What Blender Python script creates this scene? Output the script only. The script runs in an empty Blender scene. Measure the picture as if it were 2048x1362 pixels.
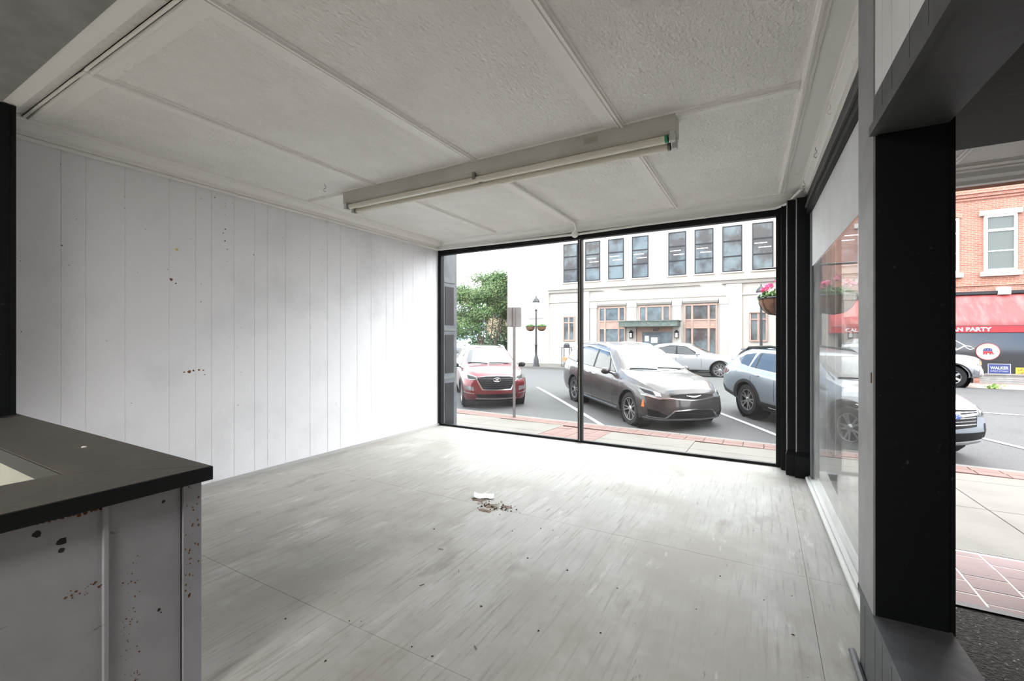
import bpy, bmesh, math, random
from mathutils import Vector, Matrix, noise
from mathutils.bvhtree import BVHTree
random.seed(4)
PI = math.pi
S = bpy.context.scene
C = S.collection

# ---------------------------------------------------------------- camera
cam = bpy.data.cameras.new('camera'); cam.sensor_width = 36; cam.lens = 885.6/2048*36
cam.shift_y = -5/2048; cam.clip_end = 400
co = bpy.data.objects.new('camera', cam); C.objects.link(co)
co.location = (0, 0, 1.06); co.rotation_euler = (PI/2, 0, math.radians(29.65))
S.camera = co
# ---------------------------------------------------------------- world, sun, exposure
w = bpy.data.worlds.new('sky'); S.world = w; w.use_nodes = True
nt = w.node_tree; nt.nodes.clear()
o_ = nt.nodes.new('ShaderNodeOutputWorld'); bg = nt.nodes.new('ShaderNodeBackground')
tc = nt.nodes.new('ShaderNodeTexCoord'); mp = nt.nodes.new('ShaderNodeMapping'); mp.inputs['Scale'].default_value = (1, 1, 2.6)
nz = nt.nodes.new('ShaderNodeTexNoise'); nz.inputs['Scale'].default_value = 1.9; nz.inputs['Detail'].default_value = 7; nz.inputs['Roughness'].default_value = .55
rp = nt.nodes.new('ShaderNodeValToRGB')
rp.color_ramp.elements[0].position = .36; rp.color_ramp.elements[0].color = (.30, .47, .74, 1)
rp.color_ramp.elements[1].position = .50; rp.color_ramp.elements[1].color = (.98, .99, 1.0, 1)
L = nt.links.new
L(tc.outputs['Generated'], mp.inputs[0]); L(mp.outputs[0], nz.inputs[0]); L(nz.outputs[0], rp.inputs[0]); L(rp.outputs[0], bg.inputs[0]); L(bg.outputs[0], o_.inputs[0])
bg.inputs[1].default_value = 2.1
sun = bpy.data.lights.new('sun', 'SUN'); sun.energy = 3.0; sun.angle = math.radians(110); sun.color = (1, .96, .9)
so = bpy.data.objects.new('sun', sun); C.objects.link(so); so.rotation_euler = Vector((.58, .45, .66)).to_track_quat('Z', 'Y').to_euler()
S.view_settings.view_transform = 'Standard'; S.view_settings.look = 'None'
S.view_settings.exposure = 1.88; S.view_settings.gamma = 1; S.view_settings.use_curve_mapping = False
S.cycles.max_bounces = 12; S.cycles.diffuse_bounces = 7; S.cycles.transparent_max_bounces = 16
S.cycles.caustics_reflective = False; S.cycles.caustics_refractive = False

# ---------------------------------------------------------------- materials
FILL_W = 25
MT = {}
def mat(name, col, rough=.6, metal=0., spec=.5, noise_=None, bump=None, coat=0, emit=None, col2=None, ramp=(.4, .6), stretch=(1, 1, 1)):
    if name in MT: return MT[name]
    m = bpy.data.materials.new(name); m.use_nodes = True; t = m.node_tree; b = t.nodes['Principled BSDF']
    b.inputs['Base Color'].default_value = (*col, 1); b.inputs['Roughness'].default_value = rough
    b.inputs['Metallic'].default_value = metal; b.inputs['Specular IOR Level'].default_value = spec
    b.inputs['Coat Weight'].default_value = coat
    if emit: b.inputs['Emission Color'].default_value = (*emit[0], 1); b.inputs['Emission Strength'].default_value = emit[1]
    if noise_ or bump or col2:
        tc = t.nodes.new('ShaderNodeTexCoord'); mp = t.nodes.new('ShaderNodeMapping'); mp.inputs['Scale'].default_value = stretch
        t.links.new(tc.outputs['Object'], mp.inputs[0])
    if noise_:
        n = t.nodes.new('ShaderNodeTexNoise'); n.inputs['Scale'].default_value = noise_; n.inputs['Detail'].default_value = 8; n.inputs['Roughness'].default_value = .6
        t.links.new(mp.outputs[0], n.inputs[0])
        r = t.nodes.new('ShaderNodeValToRGB'); r.color_ramp.elements[0].position = ramp[0]; r.color_ramp.elements[1].position = ramp[1]
        c2 = col2 or tuple(c*.8 for c in col)
        r.color_ramp.elements[0].color = (*c2, 1); r.color_ramp.elements[1].color = (*col, 1)
        t.links.new(n.outputs[0], r.inputs[0]); t.links.new(r.outputs[0], b.inputs['Base Color'])
    if bump:
        n2 = t.nodes.new('ShaderNodeTexNoise'); n2.inputs['Scale'].default_value = bump[0]; n2.inputs['Detail'].default_value = 4
        t.links.new(mp.outputs[0], n2.inputs[0])
        bp = t.nodes.new('ShaderNodeBump'); bp.inputs['Strength'].default_value = bump[1]; bp.inputs['Distance'].default_value = .016 if bump[1] > .8 else .01
        t.links.new(n2.outputs[0], bp.inputs['Height']); t.links.new(bp.outputs[0], b.inputs['Normal'])
    MT[name] = m; return m

def node(t, kind, **kw):
    n = t.nodes.new(kind)
    for k, v in kw.items():
        if k[0] == 'i': n.inputs[int(k[1:])].default_value = v
        else: setattr(n, k, v)
    return n
def layered(m, layers):
    """colour layers over the base colour: (col, noise scale, lo, hi, stretch, seed)"""
    t = m.node_tree; b = t.nodes['Principled BSDF']
    tc = node(t, 'ShaderNodeTexCoord')
    src = b.inputs['Base Color'].links[0].from_socket if b.inputs['Base Color'].links else None
    for col, sc, lo, hi, st, seed in layers:
        mp = node(t, 'ShaderNodeMapping'); mp.inputs['Scale'].default_value = st; mp.inputs['Location'].default_value = (seed, seed*1.7, seed*.3)
        n = node(t, 'ShaderNodeTexNoise'); n.inputs['Scale'].default_value = sc; n.inputs['Detail'].default_value = 7; n.inputs['Roughness'].default_value = .62
        r = node(t, 'ShaderNodeMapRange'); r.inputs[1].default_value = lo; r.inputs[2].default_value = hi
        mx = node(t, 'ShaderNodeMix', data_type='RGBA')
        t.links.new(tc.outputs['Object'], mp.inputs[0]); t.links.new(mp.outputs[0], n.inputs[0]); t.links.new(n.outputs[0], r.inputs[0]); t.links.new(r.outputs[0], mx.inputs[0])
        if src: t.links.new(src, mx.inputs[6])
        else: mx.inputs[6].default_value = b.inputs['Base Color'].default_value
        mx.inputs[7].default_value = (*col, 1); src = mx.outputs[2]
    t.links.new(src, b.inputs['Base Color'])
    return m

white_wall = layered(mat('white_board_paint', (.83, .83, .85), .55, bump=(60, .06)), [((.66, .66, .68), 1.3, .5, .8, (1, 1, 1), 3), ((.55, .55, .56), 14, .68, .8, (1, 1, .6), 9)])
ceil_m = mat('textured_ceiling_paper', (.88, .865, .84), .75, bump=(46, .81), noise_=2.5, col2=(.83, .81, .785), stretch=(1.6, 1, 1))
trim_w = layered(mat('white_trim_paint', (.86, .845, .82), .45), [((.5, .44, .38), 7, .66, .78, (1, 1, 1), 4)])
dark_paint = layered(mat('black_paint', (.006, .007, .008), .4, spec=.22, bump=(30, .05)), [((.05, .05, .05), 40, .66, .72, (1, 1, 1), 2)])
gray_paint = mat('charcoal_board_paint', (.085, .088, .092), .55, noise_=6, col2=(.065, .067, .07), bump=(25, .08))
soffit_m = mat('charcoal_ceiling_paint', (.075, .075, .068), .8, bump=(40, .2))
cap_m = layered(mat('worn_black_cap', (.060, .056, .050), .6, bump=(40, .15)), [((.075, .068, .055), 3, .45, .7, (1, 3, 1), 1), ((.45, .40, .32), 30, .80, .83, (1, 1, 1), 5)])
cap_edge = mat('black_cap_edge', (.008, .009, .009), .3)
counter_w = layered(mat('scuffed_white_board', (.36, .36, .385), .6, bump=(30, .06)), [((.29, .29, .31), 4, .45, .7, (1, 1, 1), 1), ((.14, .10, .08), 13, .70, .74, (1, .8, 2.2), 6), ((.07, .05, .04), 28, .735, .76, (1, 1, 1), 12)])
floor_m = mat('painted_plywood', (.48, .467, .438), .5, spec=.2, bump=(70, .12), stretch=(1, .12, 1))
layered(floor_m, [((.36, .35, .325), 1.1, .45, .72, (1, .7, 1), 1), ((.60, .60, .59), 3.6, .52, .78, (1.6, .5, 1), 7), ((.33, .315, .285), 60, .52, .70, (1, .05, 1), 3), ((.35, .325, .285), .9, .50, .66, (1, 1, 1), 41),
                  ((.70, .70, .69), 9, .62, .80, (1.8, .35, 1), 15), ((.24, .22, .19), 2.8, .62, .78, (1.3, .5, 1), 22), ((.20, .185, .165), 22, .66, .74, (1.5, .25, 1), 52), ((.12, .11, .10), 90, .735, .76, (1, 1, 1), 31)])
concrete = layered(mat('sidewalk_concrete', (.50, .47, .41), .85, bump=(50, .2)), [((.40, .37, .32), 1.5, .45, .7, (1, 1, 1), 2), ((.33, .31, .28), 25, .62, .75, (1, 1, 1), 8)])
brick_pav = layered(mat('brick_paver', (.44, .25, .21), .85, bump=(60, .2)), [((.52, .33, .28), 3, .42, .62, (1, 1, 1), 4), ((.30, .18, .15), 18, .6, .75, (1, 1, 1), 8)])
brick_pav2 = layered(mat('pink_brick_paver', (.50, .31, .29), .75, bump=(60, .2)), [((.42, .27, .27), 4, .42, .62, (1, 1, 1), 4)])
joint_m = mat('pale_mortar', (.62, .56, .50), .9)
asphalt = layered(mat('worn_asphalt', (.255, .26, .265), .9, bump=(120, .4)), [((.36, .365, .37), 60, .5, .62, (1, 1, 1), 4), ((.17, .175, .18), 35, .55, .65, (1, 1, 1), 14), ((.19, .195, .20), .8, .52, .75, (1, 1, 1), 2), ((.12, .12, .12), 3, .70, .72, (3, .3, 1), 5)])
paint_line = mat('road_paint', (.72, .72, .72), .7, noise_=20, col2=(.5, .5, .5), ramp=(.3, .45))
curb_m = mat('curb_concrete', (.52, .50, .46), .85, noise_=8, bump=(40, .2))
stucco = layered(mat('cream_stucco', (.72, .665, .60), .85, bump=(20, .1)), [((.66, .61, .55), .8, .45, .75, (1, 1, 1), 2)])
pink_trim = mat('tan_pink_trim', (.50, .34, .27), .7, noise_=4, col2=(.44, .29, .23))
dark_metal = mat('dark_bronze_metal', (.018, .019, .022), .5, .1, spec=.3)
green_can = layered(mat('patina_canopy', (.10, .13, .11), .6), [((.22, .27, .24), 6, .5, .7, (1, 1, 3), 2)])
lamp_black = mat('cast_iron_black', (.02, .021, .023), .4, .2)
galv = mat('galvanised_steel', (.22, .225, .23), .5, .5, noise_=9)
sign_back = mat('sign_back_aluminium', (.20, .205, .205), .55, .2, noise_=5)
leaf_m = layered(mat('green_leaf', (.10, .17, .06), .6, spec=.2), [((.19, .24, .09), 1.5, .45, .65, (1, 1, 1), 2), ((.05, .13, .04), .9, .5, .65, (1, 1, 1), 12)])
leaf_dark = mat('dark_leaf', (.03, .075, .03), .6, noise_=4, col2=(.05, .11, .04))
bark = mat('bark', (.17, .13, .10), .9, noise_=10)
coir = layered(mat('coir_liner', (.34, .17, .085), .95, bump=(60, .6)), [((.22, .11, .05), 12, .45, .65, (1, 1, 1), 3)])
pink_fl = mat('pink_petal', (.75, .08, .27), .6); pink_fl2 = mat('pale_pink_petal', (.8, .35, .5), .6)
basket_leaf = mat('basket_leaf', (.16, .36, .06), .6, noise_=9, col2=(.08, .22, .04))
tyre_m = mat('tyre_rubber', (.014, .014, .015), .8, spec=.2); rim_m = mat('alloy_silver', (.34, .34, .35), .3, .85); rim_dark = mat('rim_dark_grey', (.03, .03, .032), .5, .3)  # rim_dark: plain dark grey for the disc behind the spokes
glass_car = mat('car_glass', (.012, .016, .02), .03, spec=.5); black_pl = mat('black_plastic', (.012, .012, .013), .6, spec=.2)
wind_m = mat('windshield_glass', (.03, .036, .04), .02, spec=.5)
for g_ in (glass_car, wind_m): g_.node_tree.nodes['Principled BSDF'].inputs['IOR'].default_value = 1.5
chrome = mat('chrome', (.42, .42, .43), .2, 1.0); lamp_glass = mat('headlight_lens', (.12, .125, .13), .12, .3, spec=.4)
amber = mat('amber_lens', (.75, .16, .03), .25); red_lens = mat('red_lens', (.28, .02, .02), .2, coat=.5)
grille_m = mat('grille_black', (.006, .006, .007), .6, spec=.1)
def paintm(n, c, metal=.5, r=.25):
    m = mat(n, c, .30, metal*.7, spec=.3, coat=.6); m.node_tree.nodes['Principled BSDF'].inputs['Coat IOR'].default_value = 1.4; return m
p_van = paintm('granite_grey_paint', (.085, .078, .078)); p_red = paintm('wine_red_paint', (.20, .018, .028)); p_sub = paintm('silver_blue_paint', (.36, .42, .48), .5)
p_cay = paintm('silver_paint', (.60, .62, .64), .4); p_trk = paintm('pale_silver_paint', (.55, .56, .58), .4); p_wht = paintm('white_car_paint', (.7, .7, .7), .1)
white_pl = mat('white_plastic', (.75, .75, .73), .5); tube_m = mat('frosted_tube', (.72, .69, .60), .25, coat=.3); fixture_m = mat('fixture_enamel', (.58, .565, .52), .4, noise_=3, col2=(.52, .50, .45)); tube_green = mat('green_end_cap', (.02, .28, .12), .5)
shade_m = mat('white_blind', (.74, .75, .76), .7, noise_=3, col2=(.68, .69, .70))
dirt_m = layered(mat('gritty_dark_floor', (.055, .050, .046), .95, bump=(90, 1.0)), [((.13, .12, .11), 45, .52, .66, (1, 1, 1), 3), ((.5, .48, .45), 110, .70, .73, (1, 1, 1), 7)])
paper_m = mat('white_paper', (.85, .85, .85), .7); dirt_pile = mat('brown_dirt', (.23, .17, .13), .95, noise_=30); chip_dark = mat('dark_chip', (.05, .04, .035), .9); chip_light = mat('plaster_chip', (.72, .68, .62), .9)
awn_red = layered(mat('red_awning_canvas', (.62, .10, .10), .8), [((.70, .20, .19), 1.5, .45, .7, (2.5, 1, .4), 2)])
awn_val = mat('red_awning_valance', (.50, .03, .04), .8); white_let = mat('white_lettering', (.85, .85, .85), .6); siding = mat('white_siding', (.62, .60, .56), .7, noise_=5)
store_glass = mat('dark_shop_glass', (.03, .032, .034), .06, spec=.8); far_glass = mat('building_glass', (.13, .16, .17), .06, spec=.5, noise_=.6, col2=(.055, .05, .048), ramp=(.42, .58))
far_glass.node_tree.nodes['Principled BSDF'].inputs['IOR'].default_value = 1.36  # far_glass colour mottles blue-grey and brown reflections into the panes
blue_sign = mat('navy_sign', (.03, .05, .20), .6); yellow_sign = mat('yellow_sign', (.75, .47, .05), .6); emb_red = mat('emblem_red', (.55, .03, .05), .6); emb_blue = mat('emblem_blue', (.03, .07, .28), .6)
lit = mat('lit_fluorescent', (1, 1, 1), .5, emit=((1, .98, .95), 1.3)); orange_m = mat('planter_orange', (.6, .2, .08), .8); tan_bld = mat('tan_wall', (.52, .38, .25), .9, noise_=2); brown_roof = mat('brown_eaves', (.14, .10, .08), .9)
yellow_spot = mat('yellow_tack', (.6, .5, .03), .6); rust = mat('rust_brown', (.16, .07, .03), .9); dk_spot = mat('nail_hole', (.03, .028, .025), .9); twig_m = mat('dry_vine', (.10, .065, .04), .9)
pil_blue = mat('exterior_pilaster_paint', (.045, .052, .062), .45, noise_=8, col2=(.08, .09, .10))

def brick_wall_mat():
    m = bpy.data.materials.new('red_brickwork'); m.use_nodes = True; t = m.node_tree; b = t.nodes['Principled BSDF']; b.inputs['Roughness'].default_value = .9
    tc = node(t, 'ShaderNodeTexCoord'); sp = node(t, 'ShaderNodeSeparateXYZ'); cb = node(t, 'ShaderNodeCombineXYZ')
    t.links.new(tc.outputs['Object'], sp.inputs[0]); ad = node(t, 'ShaderNodeMath', operation='ADD'); t.links.new(sp.outputs[0], ad.inputs[0]); t.links.new(sp.outputs[1], ad.inputs[1]); t.links.new(ad.outputs[0], cb.inputs[0]); t.links.new(sp.outputs[2], cb.inputs[1])
    br = node(t, 'ShaderNodeTexBrick'); br.inputs['Scale'].default_value = 1.0; br.inputs['Brick Width'].default_value = .21; br.inputs['Row Height'].default_value = .075; br.inputs['Mortar Size'].default_value = .008
    br.inputs['Color1'].default_value = (.46, .17, .11, 1); br.inputs['Color2'].default_value = (.56, .25, .17, 1); br.inputs['Mortar'].default_value = (.60, .45, .38, 1)
    t.links.new(cb.outputs[0], br.inputs[0]); t.links.new(br.outputs[0], b.inputs['Base Color'])
    layered(m, [((.25, .13, .10), .7, .58, .80, (1, 1, 2.5), 3)]); return m
brickwork = brick_wall_mat()

def pane_mat(name, dust, dlo=.4, dhi=.75, tint=(.97, .985, .98)):
    m = bpy.data.materials.new(name); m.use_nodes = True; t = m.node_tree; t.nodes.clear()
    out = node(t, 'ShaderNodeOutputMaterial'); tr = node(t, 'ShaderNodeBsdfTransparent'); tr.inputs[0].default_value = (*tint, 1)
    gl = node(t, 'ShaderNodeBsdfGlossy'); gl.inputs['Roughness'].default_value = .01
    fr = node(t, 'ShaderNodeFresnel'); ge = node(t, 'ShaderNodeNewGeometry'); io = node(t, 'ShaderNodeMapRange')
    io.inputs[3].default_value = 1.27; io.inputs[4].default_value = 1/1.27; t.links.new(ge.outputs['Backfacing'], io.inputs[0]); t.links.new(io.outputs[0], fr.inputs[0])
    mx = node(t, 'ShaderNodeMixShader'); t.links.new(fr.outputs[0], mx.inputs[0]); t.links.new(tr.outputs[0], mx.inputs[1]); t.links.new(gl.outputs[0], mx.inputs[2])
    df = node(t, 'ShaderNodeBsdfDiffuse'); df.inputs[0].default_value = (.7, .7, .68, 1); tl = node(t, 'ShaderNodeBsdfTranslucent'); tl.inputs[0].default_value = (.8, .8, .78, 1)
    m2 = node(t, 'ShaderNodeMixShader'); m2.inputs[0].default_value = .7; t.links.new(df.outputs[0], m2.inputs[1]); t.links.new(tl.outputs[0], m2.inputs[2])
    tc = node(t, 'ShaderNodeTexCoord'); n = node(t, 'ShaderNodeTexNoise'); n.inputs['Scale'].default_value = 5; n.inputs['Detail'].default_value = 9; n.inputs['Roughness'].default_value = .6
    t.links.new(tc.outputs['Object'], n.inputs[0]); r = node(t, 'ShaderNodeMapRange'); r.inputs[1].default_value = dlo; r.inputs[2].default_value = dhi; r.inputs[3].default_value = dust*.35; r.inputs[4].default_value = dust*2
    t.links.new(n.outputs[0], r.inputs[0])
    m3 = node(t, 'ShaderNodeMixShader'); t.links.new(r.outputs[0], m3.inputs[0]); t.links.new(mx.outputs[0], m3.inputs[1]); t.links.new(m2.outputs[0], m3.inputs[2]); t.links.new(m3.outputs[0], out.inputs[0])
    return m
pane_clean = pane_mat('shop_glass', .004); pane_dusty = pane_mat('dusty_shop_glass', .15, .15, .9)

# base colours scaled down, mostly outdoors, so the street's brightness balances the room's
def darken(m, k):
    for n in m.node_tree.nodes:
        if n.type == 'VALTORGB':
            for e in n.color_ramp.elements: e.color = (*[c*k for c in e.color[:3]], 1)
        elif n.type == 'MIX' :
            for i in (6, 7): n.inputs[i].default_value = (*[c*k for c in n.inputs[i].default_value[:3]], 1)
        elif n.type == 'BSDF_PRINCIPLED': n.inputs['Base Color'].default_value = (*[c*k for c in n.inputs['Base Color'].default_value[:3]], 1)
        elif n.type == 'TEX_BRICK':
            for i in (1, 2, 3): n.inputs[i].default_value = (*[c*k for c in n.inputs[i].default_value[:3]], 1)
for m_, k_ in ((asphalt, .20), (concrete, .20), (brick_pav, .24), (brick_pav2, .24), (joint_m, .30), (curb_m, .24), (stucco, .62), (pink_trim, .7), (brickwork, .6), (awn_red, .6), (awn_val, .7), (siding, .5), (paint_line, .4), (white_let, .7),
               (p_van, .45), (p_red, .5), (p_sub, .45), (p_cay, .42), (p_trk, .45), (p_wht, .45), (leaf_m, .8), (basket_leaf, .5), (coir, .5), (tan_bld, .6), (green_can, .7), (white_pl, .8)): darken(m_, k_)
darken(floor_m, .82)
shop_wall = mat('shop_wall_paint', (.62, .61, .58), .7); shop_floor = mat('shop_floor_boards', (.40, .37, .33), .6, noise_=3)

# ---------------------------------------------------------------- geometry helper
class G:
    def __init__(s): s.v = []; s.f = []
    def add(s, v, f): n = len(s.v); s.v += [tuple(p) for p in v]; s.f += [tuple(i+n for i in q) for q in f]; return s
    def box(s, x0, x1, y0, y1, z0, z1):
        return s.add([(x0,y0,z0),(x1,y0,z0),(x1,y1,z0),(x0,y1,z0),(x0,y0,z1),(x1,y0,z1),(x1,y1,z1),(x0,y1,z1)], [(0,3,2,1),(4,5,6,7),(0,1,5,4),(1,2,6,5),(2,3,7,6),(3,0,4,7)])
    def tub(s, x0, x1, y0, y1, z0, z1, c, fz=None):
        """box with a chamfered top; fz adds a height that depends on y"""
        z = fz or (lambda y: 0)
        V = [(x0,y0,z0),(x1,y0,z0),(x1,y1,z0),(x0,y1,z0),(x0,y0,z1-c),(x1,y0,z1-c),(x1,y1,z1-c),(x0,y1,z1-c),(x0+c,y0+c,z1),(x1-c,y0+c,z1),(x1-c,y1-c,z1),(x0+c,y1-c,z1)]
        return s.add([(a,b,q+z(b)) for a,b,q in V], [(0,1,5,4),(1,2,6,5),(2,3,7,6),(3,0,4,7),(4,5,9,8),(5,6,10,9),(6,7,11,10),(7,4,8,11),(8,9,10,11)])
    def tube(s, pts, r, n=8, cap=True):
        pts = [Vector(p) for p in pts]; rs = r if isinstance(r, (list, tuple)) else [r]*len(pts); b = len(s.v)
        for i, p in enumerate(pts):
            d = (pts[min(i+1, len(pts)-1)]-pts[max(i-1, 0)]).normalized(); a = d.orthogonal().normalized()
            if abs(d.z) < .99: a = d.cross(Vector((0,0,1))).normalized()
            else: a = Vector((1,0,0))
            c = d.cross(a)
            for k in range(n): s.v.append(tuple(p+(a*math.cos(2*PI*k/n)+c*math.sin(2*PI*k/n))*rs[i]))
        for i in range(len(pts)-1):
            for k in range(n): s.f.append((b+i*n+k, b+i*n+(k+1)%n, b+(i+1)*n+(k+1)%n, b+(i+1)*n+k))
        if cap: s.f.append(tuple(b+k for k in range(n))[::-1]); s.f.append(tuple(b+(len(pts)-1)*n+k for k in range(n)))
        return s
    def lathe(s, prof, c=(0,0,0), axis='z', n=24):
        """prof: list of (r, h)"""
        b = len(s.v)
        for r, h in prof:
            for k in range(n):
                a = 2*PI*k/n; x, y = r*math.cos(a), r*math.sin(a)
                p = (x, y, h) if axis == 'z' else (x, h, y) if axis == 'y' else (h, x, y)
                s.v.append((p[0]+c[0], p[1]+c[1], p[2]+c[2]))
        for i in range(len(prof)-1):
            for k in range(n):
                q = (b+i*n+k, b+i*n+(k+1)%n, b+(i+1)*n+(k+1)%n, b+(i+1)*n+k); s.f.append(q if axis != 'y' else q[::-1])
        return s
    def prism(s, poly, a0, a1, plane='xz'):
        f = {'xz': lambda p, a: (p[0], a, p[1]), 'yz': lambda p, a: (a, p[0], p[1]), 'xy': lambda p, a: (p[0], p[1], a)}[plane]
        n = len(poly); V = [f(p, a0) for p in poly]+[f(p, a1) for p in poly]
        return s.add(V, [tuple(range(n)), tuple(range(2*n-1, n-1, -1))]+[(i, i+n, (i+1)%n+n, (i+1)%n) for i in range(n)])
    def ell(s, c, r, n=10, m=6):
        b = len(s.v)
        for i in range(m+1):
            t = PI*i/m
            for k in range(n): a = 2*PI*k/n; s.v.append((c[0]+r[0]*math.sin(t)*math.cos(a), c[1]+r[1]*math.sin(t)*math.sin(a), c[2]+r[2]*math.cos(t)))
        for i in range(m):
            for k in range(n): s.f.append((b+i*n+k, b+(i+1)*n+k, b+(i+1)*n+(k+1)%n, b+i*n+(k+1)%n))
        return s
    def frame(s, x0, x1, z0, z1, w, y0, y1):
        s.box(x0, x1, y0, y1, z1-w, z1); s.box(x0, x1, y0, y1, z0, z0+w); s.box(x0, x0+w, y0, y1, z0+w, z1-w); s.box(x1-w, x1, y0, y1, z0+w, z1-w); return s

def link(name, me, parent=None, kind=None):
    o = bpy.data.objects.new(name, me); C.objects.link(o)
    if parent: o.parent = parent
    if kind: o['kind'] = kind
    return o
def obj(name, g, m, parent=None, smooth=None, kind=None, label=None):
    me = bpy.data.meshes.new(name); me.from_pydata(g.v, [], g.f); me.materials.append(m)
    bm = bmesh.new(); bm.from_mesh(me); bmesh.ops.recalc_face_normals(bm, faces=bm.faces); bm.to_mesh(me); bm.free()
    if smooth is not None:
        me.polygons.foreach_set('use_smooth', [True]*len(me.polygons)); me.set_sharp_from_angle(angle=math.radians(smooth))
    o = link(name, me, parent, kind)
    if label: o['label'] = label
    return o
def tag(o, label, cat, group=None):
    o['label'] = label; o['category'] = cat
    if group: o['group'] = group
    return o
def thing(name, label, cat, loc=(0,0,0), rz=0, group=None):
    o = bpy.data.objects.new(name, None); C.objects.link(o); o.location = loc; o.rotation_euler = (0, 0, rz); o.empty_display_size = .1
    return tag(o, label, cat, group)
def struct(name, loc=(0,0,0), rz=0):
    o = bpy.data.objects.new(name, None); C.objects.link(o); o.location = loc; o.rotation_euler = (0, 0, rz); o['kind'] = 'structure'; o.empty_display_size = .1; return o
def piece(name, g, m, parent): return obj(name, g, m, parent)
def copy_tree(o, parent=None):
    c = o.copy(); C.objects.link(c)
    if parent: c.parent = parent
    for ch in o.children: copy_tree(ch, c)
    return c
def text(body, size, m, parent, loc, rot=(PI/2, 0, 0), name='lettering', ext=.004, sx=1., align='LEFT', bold=.0):
    cu = bpy.data.curves.new(name, 'FONT'); cu.body = body; cu.size = size; cu.extrude = ext; cu.align_x = align; cu.offset = bold
    t = bpy.data.objects.new('tmp', cu); C.objects.link(t); bpy.context.view_layer.update()
    me = bpy.data.meshes.new_from_object(t.evaluated_get(bpy.context.evaluated_depsgraph_get())); bpy.data.objects.remove(t)
    me.materials.clear(); me.materials.append(m)
    o = link(name, me, parent); o.location = loc; o.rotation_euler = rot; o.scale = (sx, 1, 1); return o

# ---------------------------------------------------------------- ground levels
def zw(y): return -.58-.041*max(0, y-4.28)
def zs(y): return -.91+.22*(1-((17.2-min(max(y, 8.5), 25.9))/8.2)**2)
def curb_y(x): return 8.93-.066*x

# ================================================================ SHELL OF THE DISPLAY ROOM
XL, XR, YB, YN, ZC = -3.437, .40, 4.28, .64, 2.21
fl = struct('floor')
obj('subfloor', G().box(XL, .43, YN-.02, YB, -.10, -.012), mat('subfloor_dark', (.14, .135, .13), .9), fl)
xs = [XL, -2.276, .164, .43]; ys = [YN, 1.13, 2.35, 3.57, YB]
for i in range(3):
    for j in range(4):
        dy = 0 if i != 1 else .0
        o = piece('plywood_sheet', G().tub(xs[i]+.0005, xs[i+1]-.0005, ys[j]+.0003, ys[j+1]-.0003, -.012, 0, .0008), floor_m, fl)
# left wall of grooved boards
wl = struct('wall_left')
obj('backing', G().box(XL-.08, XL-.006, YN-.1, YB+.05, -.1, 2.3), gray_paint, wl)
gy = [.60, .908, 1.013, 1.197, 1.43, 1.588, 1.69, 1.845, 1.998, 2.102, 2.254, 2.481, 2.659, 2.801, 2.994, 3.17, 3.374, 3.481, 3.624, 3.783, 4.004, 4.13, 4.28]
for a, b in zip(gy[:-1], gy[1:]):
    c = .0022
    g = G().prism([(XL-.008, a), (XL-.008, b), (XL-.003, b), (XL, b-c*1.3), (XL, a+c*1.3), (XL-.003, a)], 0.0, 2.2, 'xy'); piece('board', g, white_wall, wl)
marks = [(0.908, 2.036, 2), (0.974, 1.743, 2), (0.913, 1.581, 3), (0.942, 1.474, 2), (0.753, 1.469, 2), (0.757, 1.094, 2), (1.108, 1.042, 2), (1.259, 1.474, 2), (1.194, 1.933, 2), (1.194, 1.862, 2), (1.622, 2.039, 2), (1.713, 2.072, 3), (1.781, 2.049, 2), (1.781, 2.023, 2), (1.834, 2.065, 2), (1.781, 1.965, 2), (1.782, 1.859, 4), (1.769, 1.828, 3), (1.781, 1.771, 4), (1.798, 1.713, 3), (1.795, 1.623, 2), (1.992, 1.705, 3), (2.101, 1.892, 2), (2.229, 1.883, 2), (2.415, 1.933, 2), (2.404, 1.797, 2), (2.375, 1.744, 2), (2.577, 1.85, 2), (2.602, 1.85, 2), (2.6, 1.72, 2), (2.697, 1.789, 2), (2.604, 1.567, 2), (2.632, 1.294, 2), (2.489, 1.147, 2), (2.493, 1.024, 2), (1.423, 1.515, 2), (1.622, 1.439, 2), (1.62, 1.315, 3), (1.897, 1.14, 2), (1.868, 0.992, 2), (1.897, 0.802, 2), (1.876, 0.555, 3), (1.227, 0.653, 2), (1.301, 1.757, 2), (1.557, 1.742, 2)]
rusty = [(1.443, 1.45, 6), (1.469, 1.427, 3), (1.518, 0.827, 3), (1.55, 0.828, 7), (1.575, 0.834, 4), (1.609, 0.837, 4), (1.636, 0.833, 3), (1.645, 0.802, 3)]
def blobs(lst, k=.0013):
    g = G()
    for y, z, r in lst:
        n = 7; g.add([(XL+.001, y+r*k*math.cos(2*PI*i/n)*random.uniform(.7, 1.4), z+r*k*math.sin(2*PI*i/n)*random.uniform(.6, 1.1)) for i in range(n)], [tuple(range(n))])
    return g
obj('nail_holes', blobs(marks, .0013), dk_spot, wl, kind='stuff'); obj('rust_spots', blobs(rusty, .0018), rust, wl, kind='stuff', label='brown chipped spots')
obj('yellow_spot', blobs([(1.474, 1.656, 5)], .0018), yellow_spot, wl, label='small yellow dab')
bl = obj('baseboard_left', G().box(XL, XL+.014, .75, YB, 0, .028), mat('grey_shoe', (.42, .415, .40), .6), kind='structure')

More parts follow.
